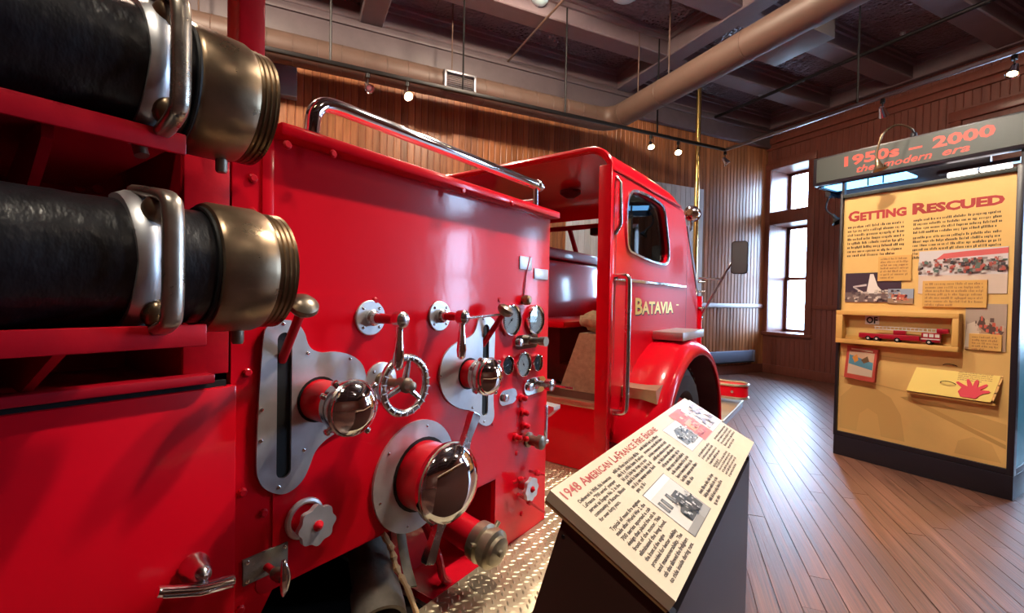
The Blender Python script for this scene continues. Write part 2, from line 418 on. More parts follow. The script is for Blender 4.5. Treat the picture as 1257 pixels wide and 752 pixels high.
for i, c in enumerate(WC):
    wn = tag(MB(RM).box((-.04, c-HW-.12, ZS-.05), (.0, c-HW, ZT+.12), .008).box((-.04, c+HW, ZS-.05), (0, c+HW+.12, ZT+.12), .008)
             .box((-.05, c-HW-.14, ZT), (0, c+HW+.14, ZT+.14), .01).box((-.04, c-HW, 2.86), (.0, c+HW, 3.10), .008).build('window_%d' % (i+1), 'wood_trim'), kind='structure')
    MB(RM).box((-.07, c-HW-.14, ZS-.06), (WD-.14, c+HW+.14, ZS), .01).build('window_sill', 'wood_trim', wn)
    MB(RM).box((0, c-HW, 2.86), (WD, c+HW, 3.10)).build('transom_bar', 'wood_trim', wn)
    pl = bpy.data.lights.new('daylight_portal', 'AREA'); pl.shape = 'RECTANGLE'; pl.size = HW*2; pl.size_y = ZT-ZS; pl.cycles.is_portal = True
    po_ = bpy.data.objects.new('daylight_portal', pl); COL.objects.link(po_); po_.matrix_world = RM @ Matrix.Translation((WD+.03, c, (ZS+ZT)/2)) @ Matrix(((0, 0, 1, 0), (1, 0, 0, 0), (0, 1, 0, 0), (0, 0, 0, 1)))
    for nm, z0, z1 in (('lower_sash', ZS, 1.86), ('upper_sash', 1.82, 2.86), ('transom_sash', 3.10, ZT))[:2 if i == 1 else 3]:
        x0 = WD-.14 if nm == 'lower_sash' else WD-.10
        sh = MB(RM); f = .05
        sh.box((x0, c-HW, z0), (x0+.04, c-HW+f, z1)).box((x0, c+HW-f, z0), (x0+.04, c+HW, z1)).box((x0, c-HW, z0), (x0+.04, c+HW, z0+f)).box((x0, c-HW, z1-f), (x0+.04, c+HW, z1))
        so = sh.build(nm, 'wood_trim', wn, ang=0)
        MB(RM).box((x0+.015, c-HW+f, z0+f), (x0+.02, c+HW-f, z1-f)).build('pane', 'glass', so, ang=0)
# unseen sides of the hall: plain walls
tag(MB(RM).box((A0-.3, B0, -.1), (A0, .3, 5.1)).build('wall_left', 'wood_trim', ang=0), kind='structure')
wf = MB(RM).box((A0, B0-.3, -.1), (.3, B0, 5.1))
tag(wf.build('wall_front', 'wood_trim', ang=0), kind='structure')

# --- ceiling: tin panels between painted beams
ce = tag(MB(RM).box((A0-.3, B0-.3, ZC+.02), (.4, .3, ZC+.15)).build('ceiling', 'ceiling_paint', ang=0), kind='structure')
BA = [(-.12, .0)]+[(-1.20-1.16*k, -.92-1.16*k) for k in range(10)]     # beams along the back wall direction (b range)
BBm = [(-.12, 0.), (-3.76, -3.50), (-7.64, -7.36), (-11.5, -11.22)]   # beams along the right wall direction (a range)
for b0, b1 in BA:
    if b0 < B0: continue
    MB(RM).box((A0, b0, ZB), (0, b1, ZC+.03), .012, 1).build('beam', 'beam_paint', ce, ang=0)
for a0, a1 in BBm: MB(RM).box((a0, B0, ZB-.015), (a1, 0, ZC+.03), .012, 1).build('beam', 'beam_paint', ce, ang=0)
aa = [A0]+[x for t in sorted(BBm) for x in t]
tin = {}
for i in range(0, len(aa)-1, 2):
    a0, a1 = aa[i], aa[i+1]
    for k in range(len(BA)-1):
        b1, b0 = BA[k][0], BA[k+1][1]
        if b0 < B0+.2: continue
        cv = MB(RM)
        for d, z0 in ((.07, ZC-.05), (.035, ZC-.10)):
            cv.box((a0, b0, z0), (a1, b0+d, z0+.05)).box((a0, b1-d, z0), (a1, b1, z0+.05)).box((a0, b0, z0), (a0+d, b1, z0+.05)).box((a1-d, b0, z0), (a1, b1, z0+.05))
        cv.build('cove_moulding', 'beam_paint', ce, ang=0)
        n = max(1, round((a1-a0)/.62)); wa = (a1-a0)/n
        key = (round(wa, 3), round(b1-b0, 3))
        if key not in tin:
            tin[key] = MB().box((-wa/2+.003, -(b1-b0)/2, -.006), (wa/2-.003, (b1-b0)/2, .02)).mesh('tin_panel', 0); tin[key].materials.append(MATS['tin'])
        for j in range(n):
            o = put('tin_panel', tin[key], None, ce); o.matrix_basis = RM @ Matrix.Translation(((a0+wa*(j+.5)), (b0+b1)/2, ZC))
# glass ceiling lamps, some seen by their lower rims, the lit ones added
def ceiling_lamp(p, rr, lb, power):
    q = empty('ceiling_lamp', p); tag(q, lb, 'lamp', 'glass ceiling lamps')
    MB().lathe((0, 0, .0), (0, 0, -1), [(-.02, rr), (0, rr), (.03, rr*.9), (.055, rr*.6), (.07, rr*.2)]).build('glass_bowl', 'lamp_glass', q)
    MB().cyl((0, 0, .01), (0, 0, ZC-.008-p.z), rr*.8).build('mount', 'dark_metal', q)
    if power:
        l = bpy.data.lights.new('fill_light', 'POINT'); l.energy = power; l.color = (1, .80, .60); l.shadow_soft_size = .12
        lo = bpy.data.objects.new('fill_light', l); COL.objects.link(lo); lo.parent = q; lo.location = (0, 0, -.22)
ceiling_lamp(onz(663, -1, 4.84), .10, 'small blue glass ceiling lamp beside the thin conduit', 0)
ceiling_lamp(onz(768, -7, 4.84), .16, 'large blue glass ceiling lamp on the tin ceiling', 0)
for a, b, pw, lb in ((-9.4, -2.6, 400, 'added unseen ceiling lamp over the rear of the fire engine'), (-6.2, -2.6, 330, 'added unseen ceiling lamp over the middle of the fire engine'), (-5.6, -7.6, 25, 'added unseen ceiling lamp over the open floor away from the engine'), (-2.0, -6.4, 130, 'added unseen ceiling lamp over the floor beyond the exhibit board')):
    ceiling_lamp(rp(a, b, 4.84), .16, lb, pw)  # unseen lamps added as fill for the walls, ceiling and floor
# conduit and sprinkler pipe under the beams
c0 = rp(-5.55, -.1, 4.66); tag(MB().cyl(rp(-5.66, -.05, 4.665), rp(-5.66, -8, 4.665), .014, n=8).build('conduit', 'duct_paint'), 'thin brown conduit crossing under the ceiling beams', 'pipe')
sp = empty('sprinkler_pipe', rp(-1.6, -.5, 4.62)); tag(sp, 'dark steel sprinkler pipe running under the beams above the exhibit', 'pipe')
sx = Matrix.Translation(-rp(-1.6, -.5, 4.62)) @ RM
MB(sx).cyl((-1.6, -.05, 4.64), (-1.6, -10, 4.64), .026, n=12).build('pipe', 'dark_metal', sp)
for b in (-1.0, -2.9, -4.8):
    MB(sx).cyl((-1.6, b, 4.62), (-1.6, b, 4.68), .012).cyl((-1.6, b, 4.68), (-1.6, b, 4.692), .03).build('sprinkler_head', 'track_metal', sp)

# --- round ventilation duct with elbow
dt = empty('ventilation_duct', rp(-4.2, -.55, 3.95)); tag(dt, 'brown painted round ventilation duct turning a corner under the ceiling', 'duct')
dX = Matrix.Translation(-rp(-4.2, -.55, 3.95)) @ RM
DR = .158; DZ = 3.95; da, db = -4.2, -.55
MB(dX).cyl((A0, db, DZ), (da-.32, db, DZ), DR, n=32).build('wall_run', 'duct_paint', dt)
MB(dX).tube([(da-.34, db, DZ), (da-.26, db, DZ)]+[(da-.26+.26*math.sin(t), db-.26*(1-math.cos(t)), DZ) for t in [R(15*k) for k in range(1, 7)]]+[(da, db-.34, DZ)], DR+.004, 32).build('elbow', 'duct_paint', dt)
MB(dX).cyl((da, db-.32, DZ), (da, -9, DZ), DR, n=32).build('cross_run', 'duct_paint', dt)
rg = MB(dX).torus((0, 0, 0), (1, 0, 0), DR, .005, 32, 6).mesh('seam_ring'); rg.materials.append(MATS['duct_paint'])
rot = RM.to_3x3().to_4x4()
rgm = MB().torus((0, 0, 0), (1, 0, 0), DR, .005, 32, 6).mesh('seam_ring'); rgm.materials.append(MATS['duct_paint'])
a = -11.
while a < -4.7:
    o = put('seam_ring', rgm, None, dt); o.matrix_basis = dX @ Matrix.Translation((a, db, DZ)); a += .24
b = -1.6
while b > -6:
    o = put('seam_ring', rgm, None, dt); o.matrix_basis = dX @ Matrix.Translation((da, b, DZ)) @ Matrix.Rotation(math.pi/2, 4, 'Z'); b -= 1.2
for b in (-1.2, -1.75, -3.6): MB(dX).cyl((da-.05, b, DZ+DR-.02), (da-.05, b, ZC), .008, n=8).build('hanger', 'duct_paint', dt)
for a in (-9.2, -6.6): MB(dX).cyl((a, db, DZ+DR-.02), (a, db, ZC), .008, n=8).build('hanger', 'duct_paint', dt)
# supply grille in the side of the wall run
gu = RMI @ onz(558, 113, 3.90)
gr = MB(dX); gy = db-DR-.02
for (x0, x1, z0, z1) in ((-.20, .20, .085, .11), (-.20, .20, -.11, -.085), (-.20, -.172, -.11, .11), (.172, .20, -.11, .11)):
    gr.box((gu.x+x0, gy-.02, DZ-.02+z0), (gu.x+x1, gy+.09, DZ-.02+z1), .003)
gr = gr.build('grille_frame', 'track_metal', dt)
for k in range(8): MB(dX).box((gu.x-.175, gy+.01, DZ-.098+k*.022), (gu.x+.175, gy+.03, DZ-.094+k*.022)).build('louvre', 'grey_box', gr, ang=0)
# flat register box on the cross run
k0 = hz(955, 83, 3.80); k1 = hz(1027, 47, 3.80)
MB(dX).box((da+.02, k1[1], 3.795), (da+.36, k0[1], 4.0), .01).build('register_box', 'duct_paint', dt)
MB(dX).box((da+.355, k1[1]+.03, 3.82), (da+.366, k0[1]-.03, 3.98)).build('register_face', 'grey_box', dt)

# --- lighting track with rods, square path round the room
ZTk = 3.6; tb = -1.2; ta = -2.6
lt = empty('lighting_track', rp(ta, tb, ZTk)); tag(lt, 'square tube lighting track hung on thin rods from the ceiling', 'track')
tX = Matrix.Translation(-rp(ta, tb, ZTk)) @ RM
MB(tX).box((A0+.5, tb-.017, ZTk-.02), (ta+.017, tb+.017, ZTk+.02), .004).build('back_rail', 'dark_metal', lt)
MB(tX).box((ta-.017, -9.5, ZTk-.02), (ta+.017, tb-.017, ZTk+.02), .004).build('side_rail', 'track_metal', lt)
for u, v in ((404, 88), (564, 118), (690, 143), (803, 167)):
    q = hz(u, v, ZTk); MB(tX).cyl((q[0], tb, ZTk), (q[0], tb, ZC), .011, n=8).lathe((q[0], tb, ZC-.03), (0, 0, 1), [(0, .02), (.01, .05), (.03, .055)]).build('rod', 'dark_metal', lt)
for b in (-2.95, -5.2): MB(tX).cyl((ta, b, ZTk), (ta, b, ZC), .011, n=8).lathe((ta, b, ZC-.03), (0, 0, 1), [(0, .02), (.01, .05), (.03, .055)]).build('rod', 'dark_metal', lt)
def spot(pos, target, label, power, on=True, size=70, col=(1, .74, .42), group='spotlights on the lighting track'):
    p = V(pos); d = (V(target)-p).normalized(); o = empty('track_spotlight', p); tag(o, label, 'spotlight', group)
    q = V((0, 0, -.14))
    MB().cyl((0, 0, -.018), (0, 0, -.06), .022, n=14).cyl((0, 0, -.06), (0, 0, -.13), .006, n=8).build('stem', 'dark_metal', o)
    MB().lathe(q-d*.05, d, [(0, .012), (.01, .026), (.06, .034), (.115, .048), (.112, .044), (.07, .03)], 20, cap1=False).build('shade', 'chrome', o)
    MB().lathe(q+d*.02, d, [(0, .02), (.02, .028), (.03, .02), (.034, .004)], 16).build('bulb', 'bulb' if on else 'white_plastic', o)
    if power:
        l = bpy.data.lights.new('spot_beam', 'SPOT'); l.energy = power; l.color = col; l.spot_size = R(size); l.spot_blend = .6; l.shadow_soft_size = .05
        lo = bpy.data.objects.new('spot_beam', l); COL.objects.link(lo); lo.parent = o
        lo.location = q+d*.09; lo.rotation_euler = d.to_track_quat('-Z', 'Y').to_euler()
TRK = ((495, 'lit spotlight over the chrome rail of the fire engine', 1, 150), (448, 'unlit spotlight near the grey box on the back wall', 0, 0), (796, 'lit spotlight under the duct, further from the brass pole', 1, 150), (831, 'lit spotlight next to the brass pole', 1, 150))
for u, lb, on, pw in TRK:
    q = hz(u, 76.4+(u-327.6)*.1895, ZTk); spot(rp(q[0], tb, ZTk-.01), (.0, 2.2 if u < 700 else 4.5, .9), lb, pw, on)
spot(rp(ta, tb, ZTk-.01), rp(-1, -3, 0), 'unlit spotlight hanging at the corner of the track', 0, False)
spot(rp(ta, -3.2, ZTk-.01), rp(-1, -3, 2), 'unlit spotlight hanging above the exhibit header', 0, False)
spot(rp(ta, -4.2, ZTk-.01), (1.5, 4.9, 1.2), 'lit spotlight at the far right end above the exhibit', 170, True)
# second track over the aisle beside the engine, added out of the picture
AX = .88
t2 = empty('lighting_track', (AX, 1.2, 3.75)); tag(t2, 'unseen second lighting track over the aisle beside the fire engine', 'track')
MB().box((-.017, -.8, -.02), (.017, 2.4, .02), .004).build('back_rail', 'dark_metal', t2)
for y in (-.6, .9, 2.2): MB().cyl((0, y, 0), (0, y, ZC-.01-3.75), .011, n=8).build('rod', 'dark_metal', t2)
for y, tg, pw, sz, lb in ((2.05, (.1, .95, 1.0), 260, 46, 'aisle spotlight aimed at the large capped inlet'), (2.45, (.1, 1.35, 1.1), 230, 50, 'aisle spotlight aimed at the pressure gauges'), (2.85, (.1, 3.1, 1.2), 400, 80, 'added aisle spotlight aimed at the cab door'), (3.2, (1.5, 4.85, 1.25), 230, 80, 'added aisle spotlight aimed at the yellow exhibit board'), (-.35, (.72, .95, .90), 110, 30, 'added aisle spotlight aimed at the sloping information panel'), (-.15, (.22, .10, 1.5), 85, 34, 'added aisle spotlight aimed at the suction hoses')):
    spot((AX, y, 3.74), tg, lb, pw, True, sz, (1, .88, .72), 'aisle spotlights')  # cab, exhibit, panel and hose spots are added to brighten those things
# brass sliding pole
bp = onz(862, 110, 4.7); 
po = empty('brass_pole', (-.80, 7.15, 0)); tag(po, 'tall polished brass sliding pole in front of the back wall', 'pole')
MB().cyl((0, 0, 0), (0, 0, ZB-.002), .036, n=20).build('shaft', 'brass_gold', po)
MB().lathe((0, 0, 0), (0, 0, 1), [(0, .11), (.02, .11), (.04, .06)]).build('floor_flange', 'brass_gold', po)
# ground outside the windows
tag(MB(RM).box((.65, -30, -.6), (40, 30, -.5)).build('ground', 'outdoor_ground', ang=0), kind='structure')

# ================================================================== FIRE ENGINE
T = empty('fire_engine', (0, 0, 0))
tag(T, 'large red vintage fire engine with chrome pump fittings and open back cab', 'fire engine')
def yz(pts, x=0.): return [((p := onx(u, v, x)).y, p.z) for u, v in pts]
def smooth2(pts, n=4):
    c = bez([(a, b, 0) for a, b in pts+[pts[0]]], n); return [(p.x, p.y) for p in c[:-1]]
X = V((1, 0, 0))
# --- body shell
MB().prism([(.413, .25), (.413, 1.70), (1.643, 1.70), (1.643, .42), (1.30, .42), (1.30, .695), (.60, .70), (.50, .70), (.476, .66), (.474, .25)], SIDE, -.02, 0).build('pump_panel', 'red_paint', T)
MB().prism(rrect(.498, .703, 1.325, 1.352, .05), SIDE, -.001, .0035).build('panel_overlay', 'red_paint', T)
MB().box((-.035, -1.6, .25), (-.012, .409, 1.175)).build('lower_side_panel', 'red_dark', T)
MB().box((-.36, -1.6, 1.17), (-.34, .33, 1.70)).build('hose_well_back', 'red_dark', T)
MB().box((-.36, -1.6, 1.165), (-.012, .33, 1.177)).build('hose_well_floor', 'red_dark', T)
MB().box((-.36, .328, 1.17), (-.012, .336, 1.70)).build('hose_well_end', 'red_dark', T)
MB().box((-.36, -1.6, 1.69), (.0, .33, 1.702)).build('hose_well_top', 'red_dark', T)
MB().box((-.012, .33, 1.19), (0, .409, 1.70), .002).build('corner_plate', 'red_worn', T)
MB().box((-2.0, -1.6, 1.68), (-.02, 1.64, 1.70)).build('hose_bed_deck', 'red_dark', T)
MB().box((-2.0, -1.6, .45), (-1.97, 1.64, 1.70)).build('far_side_panel', 'red_paint', T)
MB().box((-1.97, 1.615, .42), (-.02, 1.64, 1.68)).build('front_bulkhead', 'red_paint', T)
MB().box((-1.97, -1.6, .45), (-.035, -1.57, 1.68)).build('rear_bulkhead', 'red_paint', T)
MB().box((-.02, .488, 1.684), (.046, 1.648, 1.712), .006).build('top_lip', 'red_paint', T)
MB().box((-.06, .424, 1.69), (0, .476, 2.45), .004).build('corner_post', 'red_worn', T)
MB().box((0, .470, 1.36), (.004, .494, 1.69), .001).build('edge_moulding', 'red_paint', T)
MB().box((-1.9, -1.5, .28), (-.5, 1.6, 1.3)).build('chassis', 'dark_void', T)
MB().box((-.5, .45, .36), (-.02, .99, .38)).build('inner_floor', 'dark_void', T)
MB().box((-.5, .99, .395), (0, 1.60, .418)).build('ledge_plate', 'red_worn', T)
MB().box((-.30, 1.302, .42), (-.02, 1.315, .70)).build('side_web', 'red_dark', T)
# compartment door, its drip rail, handle
dr = MB().box((-.01, -1.2, .2), (.018, .417, 1.166), .004).build('compartment_door', 'red_paint', T)
dh = MB()
hy0, hy1 = onx(195, 722, .07).y, onx(286, 718, .07).y; hzv = onx(240, 719, .07).z; hl, hr_ = onx(196, 728, .07).z, onx(285, 712, .07).z
dh.tube(bez([(.062, hy0, hl), (.070, (hy0+hy1)/2, (hl+hr_)/2-.004), (.068, hy1, hr_)], 8), .0125, 12, flat=.75)
hd = dh.build('handle', 'chrome', dr)
p = onx(238, 706, .02)
MB().lathe((.018, p.y, (hl+hr_)/2+.012), X, [(0, .026), (.006, .026), (.016, .020), (.036, .018), (.048, .013), (.055, .004)]).build('handle_boss', 'worn_chrome', dr)
for k in (-.006, .006): MB().tube([(.075, hy0+.004, hl+k), (.083, (hy0+hy1)/2, (hl+hr_)/2-.004+k), (.081, hy1-.004, hr_+k)], .002, 6).build('handle_rib', 'chrome', dr)
MB().box((.0, -1.2, 1.178), (.034, .372, 1.196), .003).build('drip_rail', 'red_dark', T)
MB().box((0, -1.2, 1.166), (.01, .40, 1.178)).build('door_gap', 'dark_void', T)
# --- brackets that carry the hoses
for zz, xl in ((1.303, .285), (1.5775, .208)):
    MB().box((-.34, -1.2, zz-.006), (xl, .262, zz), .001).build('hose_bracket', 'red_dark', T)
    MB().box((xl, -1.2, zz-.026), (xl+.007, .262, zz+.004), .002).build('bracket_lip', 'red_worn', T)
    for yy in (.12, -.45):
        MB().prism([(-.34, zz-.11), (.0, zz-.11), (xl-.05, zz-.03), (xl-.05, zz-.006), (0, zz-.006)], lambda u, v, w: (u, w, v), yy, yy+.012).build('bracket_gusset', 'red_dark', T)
# --- bolts and screws
bolt_m = MB().lathe((0, 0, 0), X, [(0, .0095), (.004, .0095), (.007, .006)], 8).mesh('bolt'); bolt_m.materials.append(MATS['red_worn'])
screw_m = MB().lathe((0, 0, 0), X, [(0, .0042), (.0015, .0042), (.0028, .002)], 10).mesh('screw'); screw_m.materials.append(MATS['worn_chrome'])
for u, v, x in ((303, 457, 0), (297, 604, 0), (323, 629, 0), (294, 748, 0), (310, 219, 0), (309, 260, 0), (640, 630, 0), (604, 519, 0), (612, 368, 0), (460, 369, .003), (634, 556, 0), (120, 232, -.34), (98, 230, -.34)):
    put('bolt', bolt_m, None, T, loc=onx(u, v, x))
for u, v in ((352, 178), (408, 189), (568, 234), (628, 250)):
    o = put('bolt', bolt_m, None, T, loc=onx(u, v, .045))
# --- slotted aluminium plates with levers
def slot_plate(px, slot, screws, lever, label):
    out = smooth2(yz(px), 3); s = yz([(slot[0], slot[2]), (slot[1], slot[2]), (slot[1], slot[3]), (slot[0], slot[3])])
    y0, y1 = (s[0][0]+s[3][0])/2, (s[1][0]+s[2][0])/2; z1, z0 = s[0][1], s[2][1]; hole = rrect(y0, z0, y1, z1, (y1-y0)/2-.0005)
    o = MB().prism(out, SIDE, .004, .0105, [hole]).build('slot_plate', 'aluminium', T, label)
    MB().prism(rrect(y0-.004, z0-.004, y1+.004, z1+.004, .01), SIDE, .0036, .0046).build('slot_opening', 'black', o)
    for u, v in screws: put('screw', screw_m, None, o, loc=onx(u, v, .0105))
    (u, v), (ku, kv), kx = lever
    a = onx(u, v, .0); b = onx(ku, kv, kx); lv = MB().cyl(a, a+(b-a)*.93, .010, .0095, 14).build('lever', 'red_worn', T)
    d = (b-a).normalized()
    MB().lathe(b-d*.022, d, [(0, .011), (.006, .022), (.016, .030), (.026, .029), (.034, .020), (.038, .006)], 24).build('lever_knob', 'bronze', lv)
    return o
slot_plate([(320, 420), (323, 404), (333, 395), (348, 392), (362, 396), (371, 408), (375, 421), (382, 429), (394, 432), (410, 431), (427, 435), (440, 444), (446, 458), (446, 476), (443, 494), (436, 510), (424, 522), (408, 531), (394, 541), (384, 553), (378, 568), (371, 584), (361, 596), (348, 604), (335, 604), (322, 598), (315, 588), (312, 570), (314, 510), (317, 460)],
           (337, 355, 408, 582), [(348, 397), (378, 433), (321, 503), (320, 541), (373, 552), (342, 598), (430, 440)], ((346, 442), (373, 374), .115), 'brushed aluminium plate with a long black slot')
slot_plate([(583, 398), (586, 390), (594, 387), (602, 391), (605, 400), (604, 440), (603, 490), (604, 508), (601, 518), (594, 522), (586, 518), (581, 509), (575, 503), (563, 501), (550, 494), (541, 482), (537, 463), (540, 442), (549, 427), (562, 418), (574, 413), (580, 407)],
           (589.5, 597, 398, 508), [(593, 391), (541, 462), (580, 500), (594, 517)], ((592, 424), (621, 380), .07), 'smaller brushed aluminium plate with a black slot')
# --- capped outlets
def outlet(y, z, r, L, label, big=1.):
    o = MB().lathe((-.01, y, z), X, [(0, r), (.01, r), (L+.01, r)]).build('outlet_pipe', 'red_paint', T, label)
    MB().lathe((.0105, y, z), X, [(0, r+.006), (.001, r+.006)], cap0=False).build('pipe_gap', 'black', o)
    MB().lathe((L-.004, y, z), X, [(0, r+.002), (.004, r+.006), (.018, r+.006), (.022, r+.001), (.028, r+.003), (.030, r+.013), (.036, r+.015), (.050, r+.015), (.054, r+.012)], 32).build('collar', 'worn_chrome', o)
    cp = MB().lathe((L+.046, y, z), X, [(0, r+.010), (.010, r+.010), (.014, r+.007), (.022, r*.95), (.030, r*.72), (.035, r*.4), (.037, .002)], 32).build('cap', 'chrome', o)
    for k in range(4):
        t = R(35+90*k); d = V((0, math.cos(t), math.sin(t))); c = V((L+.04, y, z))
        MB().lathe(c+d*(r+.008), d, [(0, .006), (.012, .006), (.016, .0085), (.02, .007), (.022, .002)], 12).build('lug', 'worn_chrome', cp)
    for k in range(4):
        t = R(60+90*k); d = V((0, math.cos(t), math.sin(t))); c = V((L+.008, y, z))
        MB().lathe(c+d*(r+.002), d, [(0, .007), (.01, .007), (.013, .003)], 10).build('lug', 'worn_chrome', o)
    MB().torus((L+.038, y, z), X, r+.013, .002, 32, 6).build('cap_ring', 'brass_gold', cp)
outlet(.600, 1.105, .0475, .098, 'red outlet pipe with a chrome cap on the large slotted plate')
outlet(1.133, 1.100, .046, .050, 'red outlet pipe with a chrome cap on the small slotted plate')
# big suction inlet
bp_ = MB().prism([(.912+.155*math.cos(R(k*7.5)), .830+.160*math.sin(R(k*7.5))) for k in range(48)], SIDE, .0036, .011).build('inlet_plate', 'aluminium', T)
for k in (20, 75, 140, 195, 255): put('screw', screw_m, None, bp_, loc=(.011, .912+.138*math.cos(R(k)), .830+.142*math.sin(R(k))))
iy, iz = .930, .829
MB().lathe((.0115, iy, iz), X, [(0, .108), (.001, .108)]).build('pipe_gap', 'black', bp_)
ip = MB().lathe((-.01, iy, iz), X, [(0, .098), (.075, .098), (.105, .103)], 40).build('inlet_pipe', 'red_paint', T)
cp = MB().lathe((.100, iy, iz), X, [(0, .106), (.004, .112), (.024, .113), (.030, .110), (.040, .103), (.056, .085), (.068, .058), (.074, .028), (.076, .002)], 48).build('cap', 'chrome', ip)
MB().torus((.121, iy, iz), X, .111, .004, 48, 8).build('cap_ring', 'cap_brass', ip)
for t, ln in ((R(62), .205), (R(245), .205)):
    d = V((0, math.cos(t), math.sin(t))); q = V((0, -d.z, d.y)); c = V((.128, iy, iz)); hb = MB(); vs = []
    for s_, wd, th in ((.088, .024, .010), (.116, .015, .010), (.135, .014, .009), (.196, .018, .011), (ln, .015, .009)):
        vs += [c+d*s_+q*wd+X*th, c+d*s_-q*wd+X*th, c+d*s_-q*wd-X*th, c+d*s_+q*wd-X*th]
    fs_ = [(0, 1, 2, 3), (16, 19, 18, 17)]+[(4*k+i, 4*k+(i+1) % 4, 4*k+4+(i+1) % 4, 4*k+4+i) for k in range(4) for i in range(4)]
    hb.add(vs, fs_).build('cap_handle', 'worn_chrome', ip, ang=60)
# engraved badge on the cap dome
# --- pull handles
def pull(y, z, sx_, ln, fx):
    o = MB().lathe((.0036, y, z), X, [(0, .046), (.004, .046), (.006, .044)], 32).build('flange', 'aluminium', T)
    for k in range(4): put('screw', screw_m, None, o, loc=(.0095, y+.035*math.cos(R(45+90*k)), z+.035*math.sin(R(45+90*k))))
    MB().lathe((.009, y, z), X, [(0, .021), (.012, .021), (.016, .016), (.030, .015)], 20).build('bushing', 'worn_chrome', o)
    MB().lathe((.03, y, z), X, [(0, .011), (.02, .0135), (fx-.05, .0105), (fx-.03, .0105)], 16).build('shaft', 'red_worn', o)
    MB().lathe((fx-.012, y, z), X, [(0, .017), (.004, .020), (.028, .020), (.034, .014), (.036, .004)], 20).build('hub', 'worn_chrome', o)
    MB().lathe((fx+.004, y, z-.012), (0, sx_, -1), [(0, .009), (.02, .0085), (.05, .012), (.085, .0145), (.105, .0125), (.112, .005)], 18).build('grip', 'chrome', o)
pull(.745, 1.293, -.05, .11, .118)
pull(.997, 1.293, -.02, .11, .095)
MB().cyl((.09, 1.0, 1.288), onx(613, 386, .06), .0045, n=10).build('link_rod', 'worn_chrome', T)
# --- hand wheel
fo = MB().lathe((.0036, .781, 1.124), X, [(0, .050), (.005, .050), (.007, .047)], 32).build('flange', 'aluminium', T)
for k in range(4): put('screw', screw_m, None, fo, loc=(.0105, .781+.038*math.cos(R(45+90*k)), 1.124+.038*math.sin(R(45+90*k))))
wx = .102; wy, wz = .781, 1.124
MB().lathe((.01, wy, wz), X, [(0, .024), (.02, .022), (.03, .012), (wx-.02, .011)], 20).build('spindle', 'brass_old', fo)
hw = MB().torus((wx, wy, wz), X, .071, .0105, 48, 12).build('hand_wheel', 'worn_chrome', T)
MB().lathe((wx-.02, wy, wz), X, [(0, .018), (.03, .020), (.034, .014), (.05, .012), (.054, .004)], 16).build('hub', 'bronze', hw)
for k in range(3):
    t = R(80+120*k); d = V((0, math.cos(t), math.sin(t)))
    MB().cyl(V((wx-.002, wy, wz))+d*.012, V((wx, wy, wz))+d*.068, .0095, .0065, 10).build('spoke', 'worn_chrome', hw)
for k in range(22):   # cast ribs of the rim
    t = R(k*16.36); MB().box((wx+.008, -.0012, .066), (wx+.0112, .0012, .078), m=Matrix.Translation((0, wy, wz)) @ Matrix.Rotation(t, 4, 'X')).build('rim_rib', 'aluminium', hw, ang=0)
# --- gauges
def gauge(y, z, r, hand, dark=False):
    o = MB().lathe((.0, y, z), X, [(0, r), (.012, r), (.017, r*.97), (.018, r*.90), (.014, r*.86)], 36, cap1=False).build('gauge', 'chrome', T)
    MB().lathe((.008, y, z), X, [(0, r*.90), (.002, r*.90)], 36).build('dial', 'black' if dark else 'gauge_face', o)
    tk = MB()
    for k in range(25):
        t = R(225-270*k/24); a0 = r*(.66 if k % 4 else .58); d = V((0, math.cos(t), math.sin(t))); q = V((0, -d.z, d.y))*r*.012; c = V((.0105, y, z))
        tk.add([c+d*a0-q, c+d*a0+q, c+d*r*.78+q, c+d*r*.78-q], [(0, 1, 2, 3)])
    tk.build('scale_marks', 'white_plastic' if dark else 'ink', o, ang=0)
    t = R(hand); d = V((0, math.cos(t), math.sin(t))); q = V((0, -d.z, d.y))*r*.03; c = V((.0118, y, z))
    MB().add([c-d*r*.2-q, c-d*r*.2+q, c+d*r*.62], [(0, 1, 2)]).lathe(c-X*.001, X, [(0, r*.07), (.002, r*.06)], 12).build('needle', 'white_plastic' if dark else 'ink', o, ang=0)
    MB().lathe((.0145, y, z), X, [(0, r*.88), (.0008, r*.87)], 36).build('lens', 'glass', o)
gauge(1.365, 1.270, .059, 220); gauge(1.531, 1.267, .059, 225); gauge(1.450, 1.097, .049, 120); gauge(1.549, 1.093, .035, 70, True); gauge(1.345, 1.105, .036, 200, True)
MB().lathe((0, 1.452, 1.345), X, [(0, .014), (.006, .014), (.012, .020), (.03, .018), (.036, .010)], 16).build('gauge_light', 'brass_old', T)
MB().tube([(.004, 1.452, 1.36), (.004, 1.47, 1.46), (.004, 1.49, 1.515)], .0028, 6).build('wire', 'red_worn', T)
def pull_plate(y0, y1, z, r, knob):
    o = MB().prism(arc((y0+r, z), r, 90, 270, 8)+arc((y1-r, z), r, -90, 90, 8), SIDE, 0, .007).build('control_plate', 'chrome', T)
    if knob: MB().lathe((.006, y1-r, z), X, [(0, .012), (.02, .012), (.024, .024 if knob > 1 else .017), (.05, .026 if knob > 1 else .019), (.054, .02)], 20).build('control_knob', 'bronze' if knob == 1 else 'worn_chrome', o)
    MB().lathe((.006, y0+r*1.1, z), X, [(0, r*.55), (.012, r*.5), (.014, r*.2)], 16).build('control_boss', 'worn_chrome', o)
pull_plate(1.395, 1.560, 1.183, .027, 1); pull_plate(1.465, 1.625, 1.001, .032, 2); pull_plate(1.305, 1.415, .985, .028, 0)
MB().box((.055, 1.592, .997), (.15, 1.600, 1.004)).build('pull_rod', 'worn_chrome', T)
